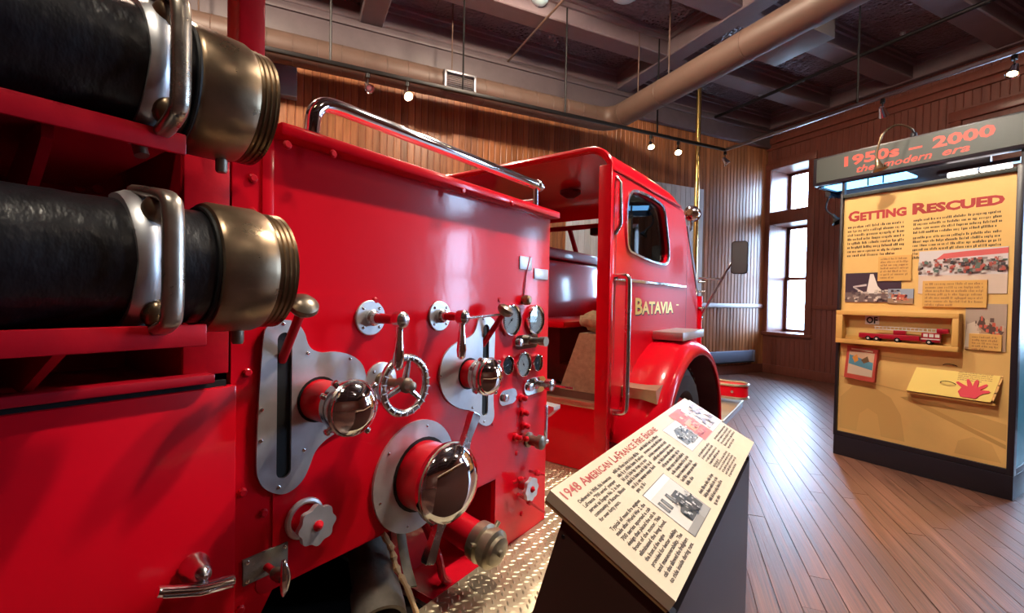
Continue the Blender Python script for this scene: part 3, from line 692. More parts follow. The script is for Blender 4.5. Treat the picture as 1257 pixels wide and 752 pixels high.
# small plates by the gauges
for (u0, v0, u1, v1) in ((637, 316, 652, 330), (655, 331, 672, 342)):
    a_, b_ = onx(u0, v1), onx(u1, v0); MB().box((0, a_.y, a_.z), (.004, b_.y, b_.z), .001).build('label_plate', 'aluminium', T)
# --- drain valves and taps, right lower part of the panel
vy, vz = 1.505, .79
dv = MB().lathe((0, vy, vz), X, [(0, .030), (.01, .030), (.014, .020), (.045, .020), (.05, .028), (.07, .028), (.076, .016)], 18).build('drain_valve', 'bronze', T)
MB().box((.055, vy+.03, vz-.015), (.067, vy+.044, vz+.14), .004).build('lever', 'worn_chrome', dv)
MB().cyl((.06, vy, vz), (.06, vy+.042, vz-.004), .012).build('lever_hub', 'worn_chrome', dv)
for k, (u, v) in enumerate(((639, 488), (641, 506), (642, 522), (640, 537), (632, 536))):
    q = onx(u, v); MB().lathe((0, q.y, q.z), X, [(0, .016), (.008, .016), (.012, .009), (.028, .011), (.034, .004)], 10).build('pipe_plug', 'red_worn', T)
kn = onx(646, 598, .03)
def scallop(c, r, n=8):
    o = MB().prism([(c[1]+r*(1+.07*math.cos(n*t))*math.cos(t), c[2]+r*(1+.07*math.cos(n*t))*math.sin(t)) for t in [2*math.pi*i/64 for i in range(64)]], SIDE, c[0], c[0]+.013).build('control_knob', 'aluminium', T)
    MB().lathe((0, c[1], c[2]), X, [(0, .012), (c[0], .012)]).build('stem', 'red_worn', o)
    MB().lathe((c[0]+.012, c[1], c[2]), X, [(0, .012), (.004, .012), (.008, .007), (.012, .003)], 14).build('nut', 'red_worn', o)
scallop((.045, kn.y, kn.z), .042)
kn2 = onx(389, 644, .05); scallop((.042, kn2.y, kn2.z), .043)
o = MB().torus((.006, kn2.y-.004, kn2.z+.004), X, .040, .007, 32, 8).build('backing_ring', 'aluminium', T)
for k, (u0, v0, u1, v1) in enumerate(((630, 592, 645, 586), (650, 578, 668, 582), (636, 606, 668, 628))):
    a_, b_ = onx(u0, v0, .02), onx(u1, v1, .05)
    MB().cyl(a_, b_, .006, .005, 8).lathe(a_+(b_-a_)*.35, b_-a_, [(0, .008), (.005, .012), (.02, .012), (.024, .008)], 8).build('drain_tap', 'red_worn', T)
# --- latch
la = yz([(297, 686), (352, 664), (353, 692), (296, 720)])
ly0, ly1 = la[0][0], la[1][0]; lz1, lz0 = (la[0][1]+la[1][1])/2, (la[2][1]+la[3][1])/2
lp = MB().box((.0, ly0, lz0), (.006, ly1, lz1), .001).build('latch_plate', 'grey_iron', T)
for (yy, zz) in ((ly0+.008, lz0+.008), (ly1-.008, lz1-.008), (ly0+.008, lz1-.008)): put('screw', screw_m, None, lp, loc=(.006, yy, zz))
lc = V((.006, onx(326, 694).y, onx(326, 694).z)); le = V((.062, lc.y+.006, lc.z+.012))
MB().cyl(lc, lc+X*.03, .008).build('latch_stem', 'red_worn', lp)
MB().lathe(lc+X*.028, X, [(0, .008), (.01, .013), (.03, .012), (.04, .009)], 16).build('latch_boss', 'bronze', lp)
MB().tube(bez([(.068, lc.y+.004, lc.z+.035), (.076, lc.y+.004, lc.z), (.068, lc.y+.004, lc.z-.04)], 6), .009, 12, radii=[.004+.0065*math.sin(math.pi*k/12) for k in range(13)]).build('latch_handle', 'worn_chrome', lp)
MB().lathe((-.004, ly1-.04, lz0-.012), X, [(0, .028), (.006, .028)], 20).build('latch_tab', 'red_worn', T)
# --- chrome rail on top of the body
rl = MB().tube(bez([(-.03, .600, 1.70), (-.03, .600, 1.745), (-.03, .606, 1.785), (-.03, .632, 1.812), (-.03, .68, 1.818)], 5)+[(-.03, 1.0, 1.818), (-.03, 1.3, 1.818), (-.03, 1.612, 1.818)], .0185, 20).build('top_rail', 'chrome', T)
MB().lathe((-.03, .600, 1.708), (0, 0, 1), [(0, .030), (.006, .030), (.012, .022)], 20).build('rail_foot', 'chrome', rl)
MB().cyl((-.03, 1.575, 1.70), (-.03, 1.575, 1.80), .011, n=14).lathe((-.03, 1.575, 1.712), (0, 0, 1), [(0, .024), (.01, .018)]).build('rail_post', 'worn_chrome', rl)
MB().ball((-.03, 1.590, 1.818), .025, (1, 1.2, 1)).build('rail_end', 'chrome', rl)
MB().cyl((-.03, 1.575, 1.755), (-.42, 1.575, 1.755), .0095, n=12).build('cross_rail', 'worn_chrome', rl)
# --- running board of tread plate
tp = MB().box((.0, .70, .392), (.275, 2.30, .418), .003).box((-1.2, 1.643, .392), (.0, 2.24, .418)).build('running_board', 'tread_plate', T)
lug = MB(); rnd = random.Random(3)
def lugs(x0, x1, y0, y1, z):
    i = 0; y = y0
    while y < y1:
        x = x0+(i % 2)*.016; j = 0
        while x < x1:
            t = R(45 if (i+j) % 2 else -45); d = V((math.cos(t), math.sin(t), 0)); q = V((-d.y, d.x, 0)); c = V((x, y, z))
            lug.add([c-d*.0135, c-d*.005-q*.0042, c+d*.005-q*.0042, c+d*.0135, c+d*.005+q*.0042, c-d*.005+q*.0042, c-d*.005+V((0, 0, .0028)), c+d*.005+V((0, 0, .0028))],
                    [(0, 1, 6), (1, 2, 7, 6), (2, 3, 7), (3, 4, 7), (4, 5, 6, 7), (5, 0, 6)])
            x += .024; j += 1
        y += .024; i += 1
lugs(.012, .268, .71, 2.29, .418); lugs(-.7, .0, 1.66, 2.22, .418)
tag(lug.build('tread_lugs', 'tread_plate', tp, ang=0), kind='stuff')
stn = [onz(u_, v_, .4215) for u_, v_ in ((572, 712), (584, 704), (598, 706), (610, 716), (604, 724), (592, 728), (580, 722))]
MB().prism([(q_.x, q_.y) for q_ in bez(stn+[stn[0]], 4)[:-1]], lambda u, v, w: (u, v, w), .4182, .4192).build('oil_stain', 'grease', tp, ang=0)
MB().box((.262, .70, .33), (.274, 2.30, .392)).build('board_skirt', 'aluminium', tp)
MB().prism([(-.16, .80), (-.16, .868), (-.045, .862), (-.045, .845), (-.095, .80)], lambda u, v, w: (u, w, v), 1.78, 1.84).build('step_bracket', 'aluminium', T)
# --- lower outlet, drain pipe and intake inside the opening
def along(p0, p1, prof, name, m_, par, n=28): d = V(p1)-V(p0); return MB().lathe(p0, d, [(t*d.length, r) for t, r in prof], n).build(name, m_, par)
q1 = onx(601, 671, .14); q0 = V((-.22, 1.10, q1.z+.05))
lo = along(q0, q1, [(0, .05), (.85, .05)], 'lower_outlet', 'red_worn', T)
dd = (q1-q0).normalized()
MB().lathe(q1-dd*.055, dd, [(0, .052), (.005, .060), (.035, .062), (.04, .052), (.05, .052), (.054, .060), (.075, .060), (.08, .05)], 32).build('collar', 'cap_brass', lo)
cp = MB().lathe(q1+dd*.025, dd, [(0, .045), (.012, .044), (.014, .03)], 32).build('cap', 'cap_brass', lo)
MB().lathe(q1+dd*.037, dd, [(0, .010), (.012, .010)], 12).build('cap_stud', 'bronze', lo)
for k in range(3):
    t = R(40+120*k); e_ = frame(dd); dv_ = e_[0]*math.cos(t)+e_[1]*math.sin(t); MB().cyl(q1-dd*.02+dv_*.055, q1-dd*.02+dv_*.078, .008, n=10).build('lug', 'cap_brass', lo)
MB().tube(bez([(-.10, 1.02, .66), onx(537, 680, -.02), onx(543, 706, -.01), onx(551, 714, -.02)], 5), .013, 10).build('drain_pipe', 'red_worn', T)
MB().box((-.20, .96, .42), (-.16, 1.30, .70)).build('inner_web', 'red_dark', T)
# cast iron intake mouth low in the opening
ic = onx(468, 766, .06); ia = V((.80, -.42, -.34)).normalized()
it = MB().lathe(ic-ia*.30, ia, [(0, .058), (.18, .058), (.20, .066), (.26, .068), (.30, .066), (.30, .054), (.16, .050)], 36, cap1=False).build('intake_pipe', 'grey_iron', T)
MB().lathe(ic-ia*.10, ia, [(0, .052), (.002, .052)], 30).build('intake_hollow', 'dark_void', it)
# frayed leather strap hanging over the intake
sp_ = bez([onx(470, 655, .006), onx(480, 672, .02), onx(487, 697, .05), onx(500, 722, .09), onx(514, 760, .12)], 6)
MB().tube(sp_, .012, 10, radii=[.011+.008*abs(math.sin(k*.9))+.004*(k % 3 == 0) for k in range(len(sp_))], flat=.45).build('strap', 'leather', T)
MB().tube(bez([onx(492, 652, -.02), onx(498, 690, .0), onx(506, 720, .05)], 6), .016, 8, flat=.3).build('strap', 'grey_iron', T)

# --- cab
ZR = 2.165; YR = 2.235
prof = [(YR, .70), (YR, 2.05), (3.43, 2.06), (3.53, 2.03), (3.60, 1.95), (4.00, 1.37), (4.07, 1.28), (4.09, 1.1), (4.09, .55), (3.95, .55), (2.9, .55), (2.40, .55)]
wpx = yz([(770, 300), (769, 275), (770, 250), (773, 240), (779, 236), (795, 242), (810, 252), (815, 262), (818, 285), (820, 310), (818, 320), (812, 323), (795, 318), (780, 311), (773, 307)], .02)
wout = smooth2(wpx, 4); cy = sum(p[0] for p in wout)/len(wout); cz = sum(p[1] for p in wout)/len(wout)
big = [(cy+(y-cy)*1.045, cz+(z-cz)*1.07) for y, z in wout]
MB().prism(prof, SIDE, -.03, .02, [wout]).build('cab_side', 'red_paint', T)
wf_ = MB().prism(big, SIDE, .016, .030, [wout]).build('window_frame', 'worn_chrome', T)
MB().prism(wout, SIDE, -.008, -.002).build('pane', 'cab_glass', wf_)
fx = MB().prism([(y, z) for y, z in prof], SIDE, -1.99, -1.94, [wout]).build('far_cab_side', 'red_paint', T)
# roof with rounded shoulders, open at the back
def roofp(o): return [(.02-o, 2.03)]+[(x, z) for x, z in arc((-.12, ZR-.14), .14-o, 0, 90, 7)]+[(x, z) for x, z in arc((-1.85, ZR-.14), .14-o, 90, 180, 7)]+[(-1.99+o, 2.03)]
ro, ri = roofp(0), roofp(.03); n = len(ro); rf = MB()
stations = [(YR, 0), (2.9, 0.012), (3.35, 0), (3.50, -.03), (3.58, -.09)]
vs = []
for y, dz in stations:
    vs += [V((x, y, z+dz*(1 if z > 2.05 else .3))) for x, z in ro]+[V((x, y, z+dz*(1 if z > 2.05 else .3))) for x, z in ri]
fs_ = []
for k in range(len(stations)-1):
    for i in range(n-1):
        a_ = k*2*n+i; b_ = a_+2*n; fs_ += [(a_, a_+1, b_+1, b_), (a_+n, b_+n, b_+n+1, a_+n+1)]
for i in range(n-1): fs_ += [(i, n+i, n+i+1, i+1)]
e0 = (len(stations)-1)*2*n
for i in range(n-1): fs_ += [(e0+i, e0+i+1, e0+n+i+1, e0+n+i)]
rf.add(vs, fs_).build('cab_roof', 'red_paint', T)
MB().tube([(x, YR, z) for x, z in roofp(.008)], .017, 10).build('roof_rim', 'red_paint', T)
MB().tube([(.022, YR+.01, 2.035), (.023, 3.0, 2.04), (.022, 3.45, 2.05)], .006, 8).build('gutter', 'red_paint', T)
MB().box((-.055, YR-.02, .43), (.021, YR+.03, 2.06), .008).build('rear_pillar', 'red_paint', T)
MB().box((-1.94, YR, .42), (-.05, YR+.02, .785)).build('cab_back_panel', 'red_paint', T)
fl_ = MB().box((-1.94, YR, .775), (-.03, 4.0, .795)).build('cab_floor', 'brown_leather', T)
MB().box((-1.9, YR-.012, .765), (-.05, YR+.03, .800), .004).build('tread_edge', 'tread_plate', T)
lug = MB(); y = 0
for k in range(44):
    x = -.07-k*.022; t = R(35); lug.box((-.009, -.003, 0), (.009, .003, .003), m=Matrix.Translation((x, YR-.012, .782)) @ Matrix.Rotation(math.pi/2, 4, 'X') @ Matrix.Rotation(t, 4, 'Z'))
tag(lug.build('tread_lugs', 'tread_plate', T, ang=0), kind='stuff')
# interior
MB().box((-1.45, 2.62, .80), (-.78, 3.95, 1.655), .03).build('engine_cover', 'red_paint', T)
MB().box((-1.5, 2.6, 1.66), (-.77, 3.97, 1.745), .02).build('cover_lid', 'red_dark', T)
MB().box((-.80, 2.42, 1.175), (-.36, 3.9, 1.215), .012).build('side_shelf', 'red_paint', T)
MB().box((-.85, 2.62, .80), (-.50, 3.9, 1.175), .02).build('shelf_front', 'brown_leather', T)
MB().prism([(-.37, .797), (-.24, 1.15), (-.02, 1.15), (.0, .797)], lambda u, v, w: (u-.035, w, v), 2.46, 2.60).build('seat_back', 'beige_vinyl', T)
MB().box((-.55, 2.62, .80), (-.37, 3.0, .93), .03).build('seat_cushion', 'brown_leather', T)
MB().box((-1.93, 3.86, .8), (-.04, 3.98, 1.36), .03).build('dashboard', 'red_dark', T)
# windscreen: frame bars and two panes
def ws(t): return V((0, 4.005+(3.585-4.005)*t, 1.365+(1.985-1.365)*t))
for x in (-.03, -.98, -1.93): MB().tube([ws(0)+X*x, ws(1)+X*x], .022, 8).build('windscreen_post', 'red_dark', T)
for t in (0, 1): MB().tube([ws(t)+X*-1.95, ws(t)+X*-.02], .022, 8).build('windscreen_bar', 'red_dark', T)
for x0, x1 in ((-1.91, -1.0), (-.96, -.05)):
    nrm = V((0, .62, .42)).normalized()*.003
    MB().add([ws(0)+X*x0, ws(0)+X*x1, ws(1)+X*x1, ws(1)+X*x0]+[p_+nrm for p_ in (ws(0)+X*x0, ws(0)+X*x1, ws(1)+X*x1, ws(1)+X*x0)], [(0, 1, 2, 3), (4, 7, 6, 5), (0, 4, 5, 1), (1, 5, 6, 2), (2, 6, 7, 3), (3, 7, 4, 0)]).build('windscreen_pane', 'glass', T, ang=0)
MB().prism([(3.62, 1.93), (3.66, 1.95), (4.03, 1.41), (4.0, 1.40), (3.95, 1.46)], SIDE, .0201, .026).build('quarter_trim', 'maroon', T)
MB().box((-1.97, 3.99, .55), (.0, 4.10, 1.37), .05, 3).build('cab_nose', 'red_paint', T)
MB().cyl((.012, 4.06, .75), (.012, 4.06, 1.40), .035, n=16).build('nose_corner', 'red_paint', T)
MB().box((-.75, 3.52, 1.90), (-.62, 3.60, 1.96), .01).build('wiper_motor', 'dark_metal', T)
MB().tube([(-.42, 3.60, 1.97), (-.43, 3.66, 1.86), (-.41, 3.76, 1.70)], .008, 8).build('wiper', 'brass_old', T)
dl = ony(700, 246, 2.9); MB().lathe((dl.x, 2.9, ZR-.035), (0, 0, -1), [(0, .075), (.02, .075), (.035, .055), (.05, .03)], 24).build('dome_lamp', 'maroon', T)
# mouldings, lettering, rails
MB().box((.018, YR+.02, 1.455), (.030, 3.62, 1.475), .004).build('belt_moulding', 'worn_chrome', T)
MB().box((.018, YR+.05, .98), (.0205, YR+.055, 2.02)).build('door_gap', 'maroon', T)
MB().box((.018, 3.655, 1.1), (.0205, 3.662, 1.98)).build('door_gap', 'maroon', T)
bt = MB(); add_text(bt, 'Batavia', .135, lambda u, v, w: (.0215+w, u, v), 2.583, 1.272, .742, bold=.0035, caps=True)
st = MB(); add_text(st, 'Batavia', .135, lambda u, v, w: (.0208+w*.3, u, v), 2.593, 1.264, .742, bold=.0035, caps=True)
st.build('lettering_shadow', 'ink', T, ang=0); bt.build('lettering', 'gold_leaf', T, 'gold painted lettering reading BATAVIA', ang=0)
MB().box((.0205, 3.40, 1.322), (.0215, 3.46, 1.330)).build('lettering', 'gold_leaf', T)
hr = MB().tube(bez([(.02, 2.30, 1.478), (.06, 2.30, 1.480), (.085, 2.30, 1.470), (.09, 2.30, 1.43)], 4)+[(.09, 2.30, 1.2), (.09, 2.30, .90)]+bez([(.09, 2.30, .80), (.085, 2.30, .765), (.06, 2.30, .752), (.02, 2.30, .75)], 4), .0165, 14).build('grab_rail', 'worn_chrome', T)
MB().tube([(.02, 2.27, 2.0), (.045, 2.27, 1.97), (.05, 2.27, 1.75), (.02, 2.27, 1.70)], .011, 10).build('window_handle', 'worn_chrome', T)
# fender, wheel well, wheel
FC = (3.08, .45)
def fend(ang, f): return FC[0]-.80*f*math.cos(R(ang)), FC[1]+.66*f*math.sin(R(ang))
sec = [(-.02, .99), (.06, 1.0), (.14, 1.0), (.20, .985), (.245, .95), (.268, .905), (.274, .865), (.266, .845), (.255, .85), (.24, .88), (.15, .93), (-.02, .94)]
angs = [12, 20, 30, 40, 50, 60, 70, 80, 90, 100, 110, 120, 130, 140, 150, 160, 170, 180]
vs = [V((x, *fend(a_, f))) for a_ in angs for x, f in sec]; m_ = len(sec)
fs_ = [(k*m_+i, k*m_+(i+1) % m_, (k+1)*m_+(i+1) % m_, (k+1)*m_+i) for k in range(len(angs)-1) for i in range(m_)]+[tuple(range(m_)), tuple(range((len(angs)-1)*m_, len(angs)*m_))[::-1]]
fe = MB().add(vs, fs_).build('front_fender', 'red_paint', T, ang=50)
ww = [V((x, *fend(a_, .845))) for a_ in angs for x in (-.45, .252)]
MB().add(ww, [(2*k, 2*k+1, 2*k+3, 2*k+2) for k in range(len(angs)-1)]).build('wheel_well', 'maroon', fe)
MB().add([V((-.45, *fend(a_, .845))) for a_ in angs]+[V((-.45, 3.08, .3))], [tuple(range(len(angs)+1))]).build('inner_wall', 'maroon', fe, ang=0)
wh = MB().lathe((-.06, 3.08, .465), X, [(0, .30), (.0, .40), (.03, .455), (.07, .465), (.17, .465), (.21, .455), (.245, .40), (.24, .30), (.22, .28), (.16, .26), (.14, .14), (.2, .12), (.2, .01)], 48).build('front_wheel', 'rubber_tyre', T)
for k in range(40):
    MB().box((-.03, -.016, .463), (.16, .016, .474), .002, 1, Matrix.Translation((0, 3.08, .465)) @ Matrix.Rotation(R(k*9), 4, 'X')).build('tread_block', 'rubber_tyre', wh, ang=0)
MB().lathe((.12, 3.08, .465), X, [(0, .25), (.02, .25), (.03, .12), (.07, .11), (.08, .06)], 32).build('wheel_hub', 'red_worn', wh)
# step box on the fender and foot step behind it
MB().box((.018, 2.90, 1.105), (.212, 3.42, 1.158), .004).build('fender_step', 'aluminium', T)
MB().prism([(2.40, .875), (2.62, .905), (2.72, .90), (2.72, .80), (2.52, .765), (2.42, .80)], SIDE, .02, .215).build('foot_step', 'tread_plate', T)
MB().box((.02, 2.62, .895), (.20, 2.66, .925), .004).build('step_rib', 'beige_vinyl', T)
MB().cyl((.12, 2.55, .45), (.12, 2.56, .80), .012).build('step_stay', 'worn_chrome', T)
MB().box((-1.9, 2.26, .42), (-.01, 2.95, .56)).build('cab_sill', 'red_dark', T)
MB().box((.0, 2.30, .392), (.275, 2.44, .418), .003).build('running_board', 'tread_plate', T)
fs2 = MB().box((-.25, 3.90, .392), (.265, 4.86, .418), .02, 3).build('front_step', 'tread_plate', T)
MB().box((-.25, 3.92, .34), (.255, 4.84, .392), .01).build('step_skirt', 'aluminium', fs2)
# front bumper: red channel with pale rim
bx1 = ony(917, 478, 4.78).x
pts = [(-2.2, 4.62), (bx1-.10, 4.62)]+[(x, y) for x, y in arc((bx1-.08, 4.72), .10, -80, 80, 8)]+[(bx1-.10, 4.82), (-2.2, 4.82)]
bu = MB().prism(pts, lambda u, v, w: (u, v, w), .47, .58).build('bumper', 'red_paint', T)
MB().tube([(x, y, .585) for x, y in pts], .012, 8).build('bumper_rim', 'cap_brass', bu); MB().tube([(x, y, .465) for x, y in pts], .012, 8).build('bumper_rim', 'cap_brass', bu)
MB().lathe((bx1-.10, 4.615, .525), (0, -1, 0), [(0, .015), (.008, .012)], 12).build('bolt', 'worn_chrome', bu)
# cab mirror on its arms
mc = ony(908, 316, 4.05)
mr = MB().prism(rrect(-.062, -.132, .062, .132, .028), lambda u, v, w: (mc.x+u, mc.y+w, mc.z+v), -.012, .012).build('wing_mirror', 'dark_metal', T)
MB().prism(rrect(-.055, -.125, .055, .125, .024), lambda u, v, w: (mc.x+u, mc.y+w, mc.z+v), -.0135, -.012).build('mirror_glass', 'mirror', mr)
j = V((ony(886, 343, 4.05).x, 4.05, ony(886, 343, 4.05).z)); b1 = V((.02, 4.03, ony(860, 341, 4.03).z)); b2 = V((.03, 4.06, ony(861, 390, 4.05).z))
MB().cyl(b1, j, .009, n=10).build('mirror_arm', 'worn_chrome', mr)
MB().tube([b2, j, V((mc.x-.05, 4.05, mc.z-.02)), V((mc.x-.02, 4.06, mc.z+.0))], .009, 10).build('mirror_arm', 'worn_chrome', mr)
MB().lathe(b2, X, [(-.02, .02), (.02, .016)], 10).build('arm_bracket', 'worn_chrome', mr)
for z in (1.30, 1.44, 1.52): MB().cyl((.02, 4.02, z), (.065, 4.05, z), .010, n=10).build('hinge', 'worn_chrome', T)
# bright siren lamp at the corner of the roof
sl = V((-.04, 3.98, 2.09))
so_ = MB().lathe(sl-V((0, .05, 0)), (0, 1, 0), [(0, .01), (.01, .045), (.03, .062), (.06, .066), (.10, .066), (.105, .06), (.12, .03)], 24).build('roof_lamp', 'chrome', T)
MB().lathe(sl-V((0, .058, 0)), (0, -1, 0), [(0, .03), (.012, .02)], 16).build('lamp_socket', 'brass_old', so_)
MB().tube([sl-V((0, 0, .05)), (-.02, 3.9, 1.95), (-.01, 3.72, 1.86)], .012, 8).build('lamp_bracket', 'worn_chrome', so_)

# canvas bundle on the seat
cb = MB().ball((0, 0, 0), .12, (1.25, .8, .55), 22, 14); rnd = random.Random(5)
for i, v_ in enumerate(cb.v): cb.v[i] = v_*(1+rnd.uniform(-.13, .13))
co = cb.build('canvas_bundle', 'canvas', None, ang=60); co.location = (-.15, 2.53, 1.222); tag(co, 'crumpled beige canvas bundle lying on the seat of the cab', 'bundle')

# ================================================================== SUCTION HOSES
def hose(xc, z, y0, y1, hr, yb, label):
    # y0..y1: coupling; yb: strap with the bail handle
    o = empty('suction_hose', (xc, y0, z)); tag(o, label, 'hose', 'hard suction hoses on the engine side')
    prof = []; t = -1.5-y0; rnd = random.Random(int(z*100))
    while t < .0: prof.append((t, hr+rnd.uniform(-.0012, .0012))); t += .02
    prof.append((.002, hr)); MB().lathe((0, 0, 0), (0, 1, 0), prof, 48).build('hose_body', 'rubber', o)
    cr = .0985; lt_ = y1-y0; bl = lt_-.034
    cpr = [(-.004, hr+.002), (0, cr-.003), (.006, cr), (bl-.008, cr), (bl, cr-.003), (bl+.002, cr-.008)]
    for k in range(4): cpr += [(bl+.003+k*.008, cr-.006), (bl+.0065+k*.008, cr-.0045), (bl+.008+k*.008, cr-.0115)]
    c = MB().lathe((0, 0, 0), (0, 1, 0), cpr, 64).build('coupling', 'brass_old', o)
    for k in (-90, 150):
        d = V((math.cos(R(k)), 0, math.sin(R(k)))); MB().lathe(V((0, bl-.02, 0))+d*(cr-.005), d, [(0, .009), (.022, .009), (.026, .007)], 14).build('lug', 'bronze', c)
    MB().torus((0, -.003, 0), (0, 1, 0), hr+.003, .004, 48, 8).build('coupling_lip', 'black', o)
    yb -= y0
    # wide cast strap round the near side of the hose, and a bail bar standing off it
    st = MB(); vs = []; N = 25
    for k in range(N):
        t = R(-100+k*200/(N-1)); wd = .011+.006*abs(math.sin(t)); th = .009+.004*abs(math.sin(t))
        for rr, yy in ((hr-.004, -wd), (hr+th*.6, -wd), (hr+th, -wd*.4), (hr+th, wd*.5), (hr+th*.5, wd), (hr-.004, wd)): vs.append(V((rr*math.cos(t), yb+yy-.004, rr*math.sin(t))))
    st.add(vs, [(6*k+i, 6*k+(i+1) % 6, 6*k+6+(i+1) % 6, 6*k+6+i) for k in range(N-1) for i in range(6)]+[tuple(range(6)), tuple(range(6*N-6, 6*N))[::-1]]).build('strap', 'aluminium', o, ang=50)
    P = [(.018, .002, hr+.012), (.062, .007, hr+.005), (.102, .010, .080), (.116, .011, .062), (.119, .011, .0), (.116, .011, -.062), (.102, .010, -.080), (.062, .007, -hr-.005), (.018, .002, -hr-.012)]
    pts = bez([(x, yb+y, zz) for x, y, zz in P], 5); vs = []
    for k, p_ in enumerate(pts):
        d = (pts[min(k+1, len(pts)-1)]-pts[max(k-1, 0)]).normalized(); nn = V((0, 1, 0)).cross(d).normalized(); yy = V((0, 1, 0)); wd = .0115; th = .0075
        vs += [p_+nn*th+yy*wd*.6, p_+nn*th-yy*wd*.6, p_+nn*th*.4-yy*wd, p_-nn*th*.4-yy*wd, p_-nn*th-yy*wd*.6, p_-nn*th+yy*wd*.6, p_-nn*th*.4+yy*wd, p_+nn*th*.4+yy*wd]
    MB().add(vs, [(8*k+i, 8*k+(i+1) % 8, 8*k+8+(i+1) % 8, 8*k+8+i) for k in range(len(pts)-1) for i in range(8)]+[tuple(range(8)), tuple(range(len(vs)-8, len(vs)))[::-1]]).build('bail_handle', 'worn_bronze', o, ang=50)
    for zz in (.066, -.066): MB().ball((.072, yb+.006, zz), .015, (1.3, 1, 1.3), 16, 10).build('handle_pad', 'brass_old', o)
    MB().cyl((.0, yb-.006, -hr), (.01, yb-.002, -hr-.032), .0095, n=12).build('locking_pin', 'bronze', o)
hose(.212, 1.3885, .279, .389, .0845, .199, 'black suction hose with brass coupling lying on the lower bracket')
hose(.150, 1.672, .272, .388, .090, .226, 'black suction hose with brass coupling lying on the upper bracket')

# ================================================================== READER RAIL (sloping information panel)
LYAW = .0289; TL = .4771; LW, LH = .91, .235
lec = empty('reader_rail', (.6096, .6586, 0), LYAW); tag(lec, 'sloping cream information panel on a dark brown stand beside the running board', 'information panel')
e2 = V((math.cos(TL), 0, -math.sin(TL))); ln_ = V((math.sin(TL), 0, math.cos(TL))); LA = V((0, 0, 1.0283))
LP = lambda u, v, w: LA+V((0, u, 0))-e2*v+ln_*w
pn = MB().prism([(0, 0), (LW, 0), (LW, -LH), (0, -LH)], LP, -.020, 0).build('panel', 'panel_cream', lec, ang=0)
MB().prism([(.0015, -.0015), (LW-.0015, -.0015), (LW-.0015, -LH+.0015), (.0015, -LH+.0015)], LP, -.0275, -.0201).build('backing_board', 'panel_edge', pn, ang=0)
# stand: two end boards, front and back boards
eb = [(.020, 1.0283-.020*.51-.033), (.203, 1.0283-.203*.516-.033), (.203, .0), (-.28, .0)]
MP = lambda u, v, w: (u, w, v)
for y0 in (.012, .845): 
    o = MB().prism(eb, MP, y0, y0+.016).build('end_board', 'lectern_brown', lec, ang=0)
    for (x_, z_) in ((.02, .95), (.15, .86), (-.05, .70), (.17, .5)): MB().lathe((x_, y0, z_), (0, -1, 0), [(0, .004), (.001, .003)], 10).build('screw', 'dark_metal', o)
MB().box((.187, .028, 0), (.203, .845, .882)).build('front_board', 'lectern_brown', lec, ang=0)
MB().prism([(.028, 0), (.845, 0), (.845, .98), (.028, .98)], lambda u, v, w: (-.28+.30*v/.985+w, u, v), .001, .014).build('back_board', 'lectern_brown', lec, ang=0)
tt = MB(); add_text(tt, '1948 American LaFrance Fire Engine', .0262, LP, .012, -.030, .510, caps=True, bold=.0003)
tt.build('title', 'title_red', pn, 'red small-capital title lettering', ang=0)
bt = MB(); rnd = random.Random(11)
def para(lines, x0, y0, pitch, size, full):
    for k, s_ in enumerate(lines):
        wd = None if len(s_) < 24 else full
        add_text(bt, s_, size, LP, x0, y0-pitch*k, wd if wd else full*len(s_)/33, bold=.00025)
para(['Delivered in 1948, this American', 'LaFrance "700 series" pumper', 'served as Engine No. 2 in the', 'community of Batavia, Illinois', 'for over forty years.'], .029, -.048, .0108, .0098, .137)
para(['Typical of most fire engines', 'made after World War 2, the', '700 series sported a cab', 'design that placed the cab in', 'front of the motor. This', 'eliminated the long hood,', 'the front of the engine', 'provided for better visibility', 'and maneuverability. The', 'cab also allowed the firefighters', 'to ride inside during runs.'], .029, -.113, .0108, .0098, .137)
bt.build('body_text', 'text_brown', pn, ang=0)
wr_ = MB()
word_rows(wr_, LP, .186, .336, -.040, .0108, 6, .0062, rnd, .35)
word_rows(wr_, LP, .352, .491, -.037, .0118, 11, .0062, rnd, .4)
word_rows(wr_, LP, .535, .665, -.138, .0100, 5, .0050, rnd, .5)
word_rows(wr_, LP, .720, .890, -.142, .0100, 5, .0050, rnd, .6)
word_rows(wr_, LP, .540, .690, -.184, .0082, 5, .0045, rnd, .7)
word_rows(wr_, LP, .356, .490, -.184, .0112, 4, .0060, rnd, .4)
tag(wr_.build('fine_print', 'text_brown', pn, ang=0), kind='stuff')
def scaled(x0, y0, x1, y1, f): return lambda u, v, w: f(x0+(x1-x0)*u, y0+(y1-y0)*v, w)
# old photograph: engine parked before a house with dark windows
pr = Print(scaled(.189, -.217, .326, -.110, LP)); G = lambda g, t=0: (g*(1+t), g, g*(1-t))
pr.rect(-.012, -.014, 1.012, 1.014, G(.10)).rect(0, 0, 1, 1, G(.52, .06)).rect(0, .86, 1, 1, G(.66, .05)).rect(0, .0, 1, .13, G(.25, .05)).rect(.62, 0, 1, .30, G(.30, .03))
for x_ in (.06, .19, .40): pr.rect(x_, .50, x_+.09, .74, G(.10)).rect(x_+.02, .53, x_+.07, .71, G(.2))
pr.rect(.52, .44, .60, .66, G(.6)).poly([(.30, .14), (.94, .14), (.96, .40), (.80, .44), (.76, .66), (.52, .66), (.48, .44), (.30, .38)], G(.07))
pr.specks(rnd, 46, .30, .14, .95, .60, .03, .035, [G(.03), G(.05), G(.16), G(.30), G(.55)])
pr.build('photograph', pn, 'black and white picture of an engine by a house')
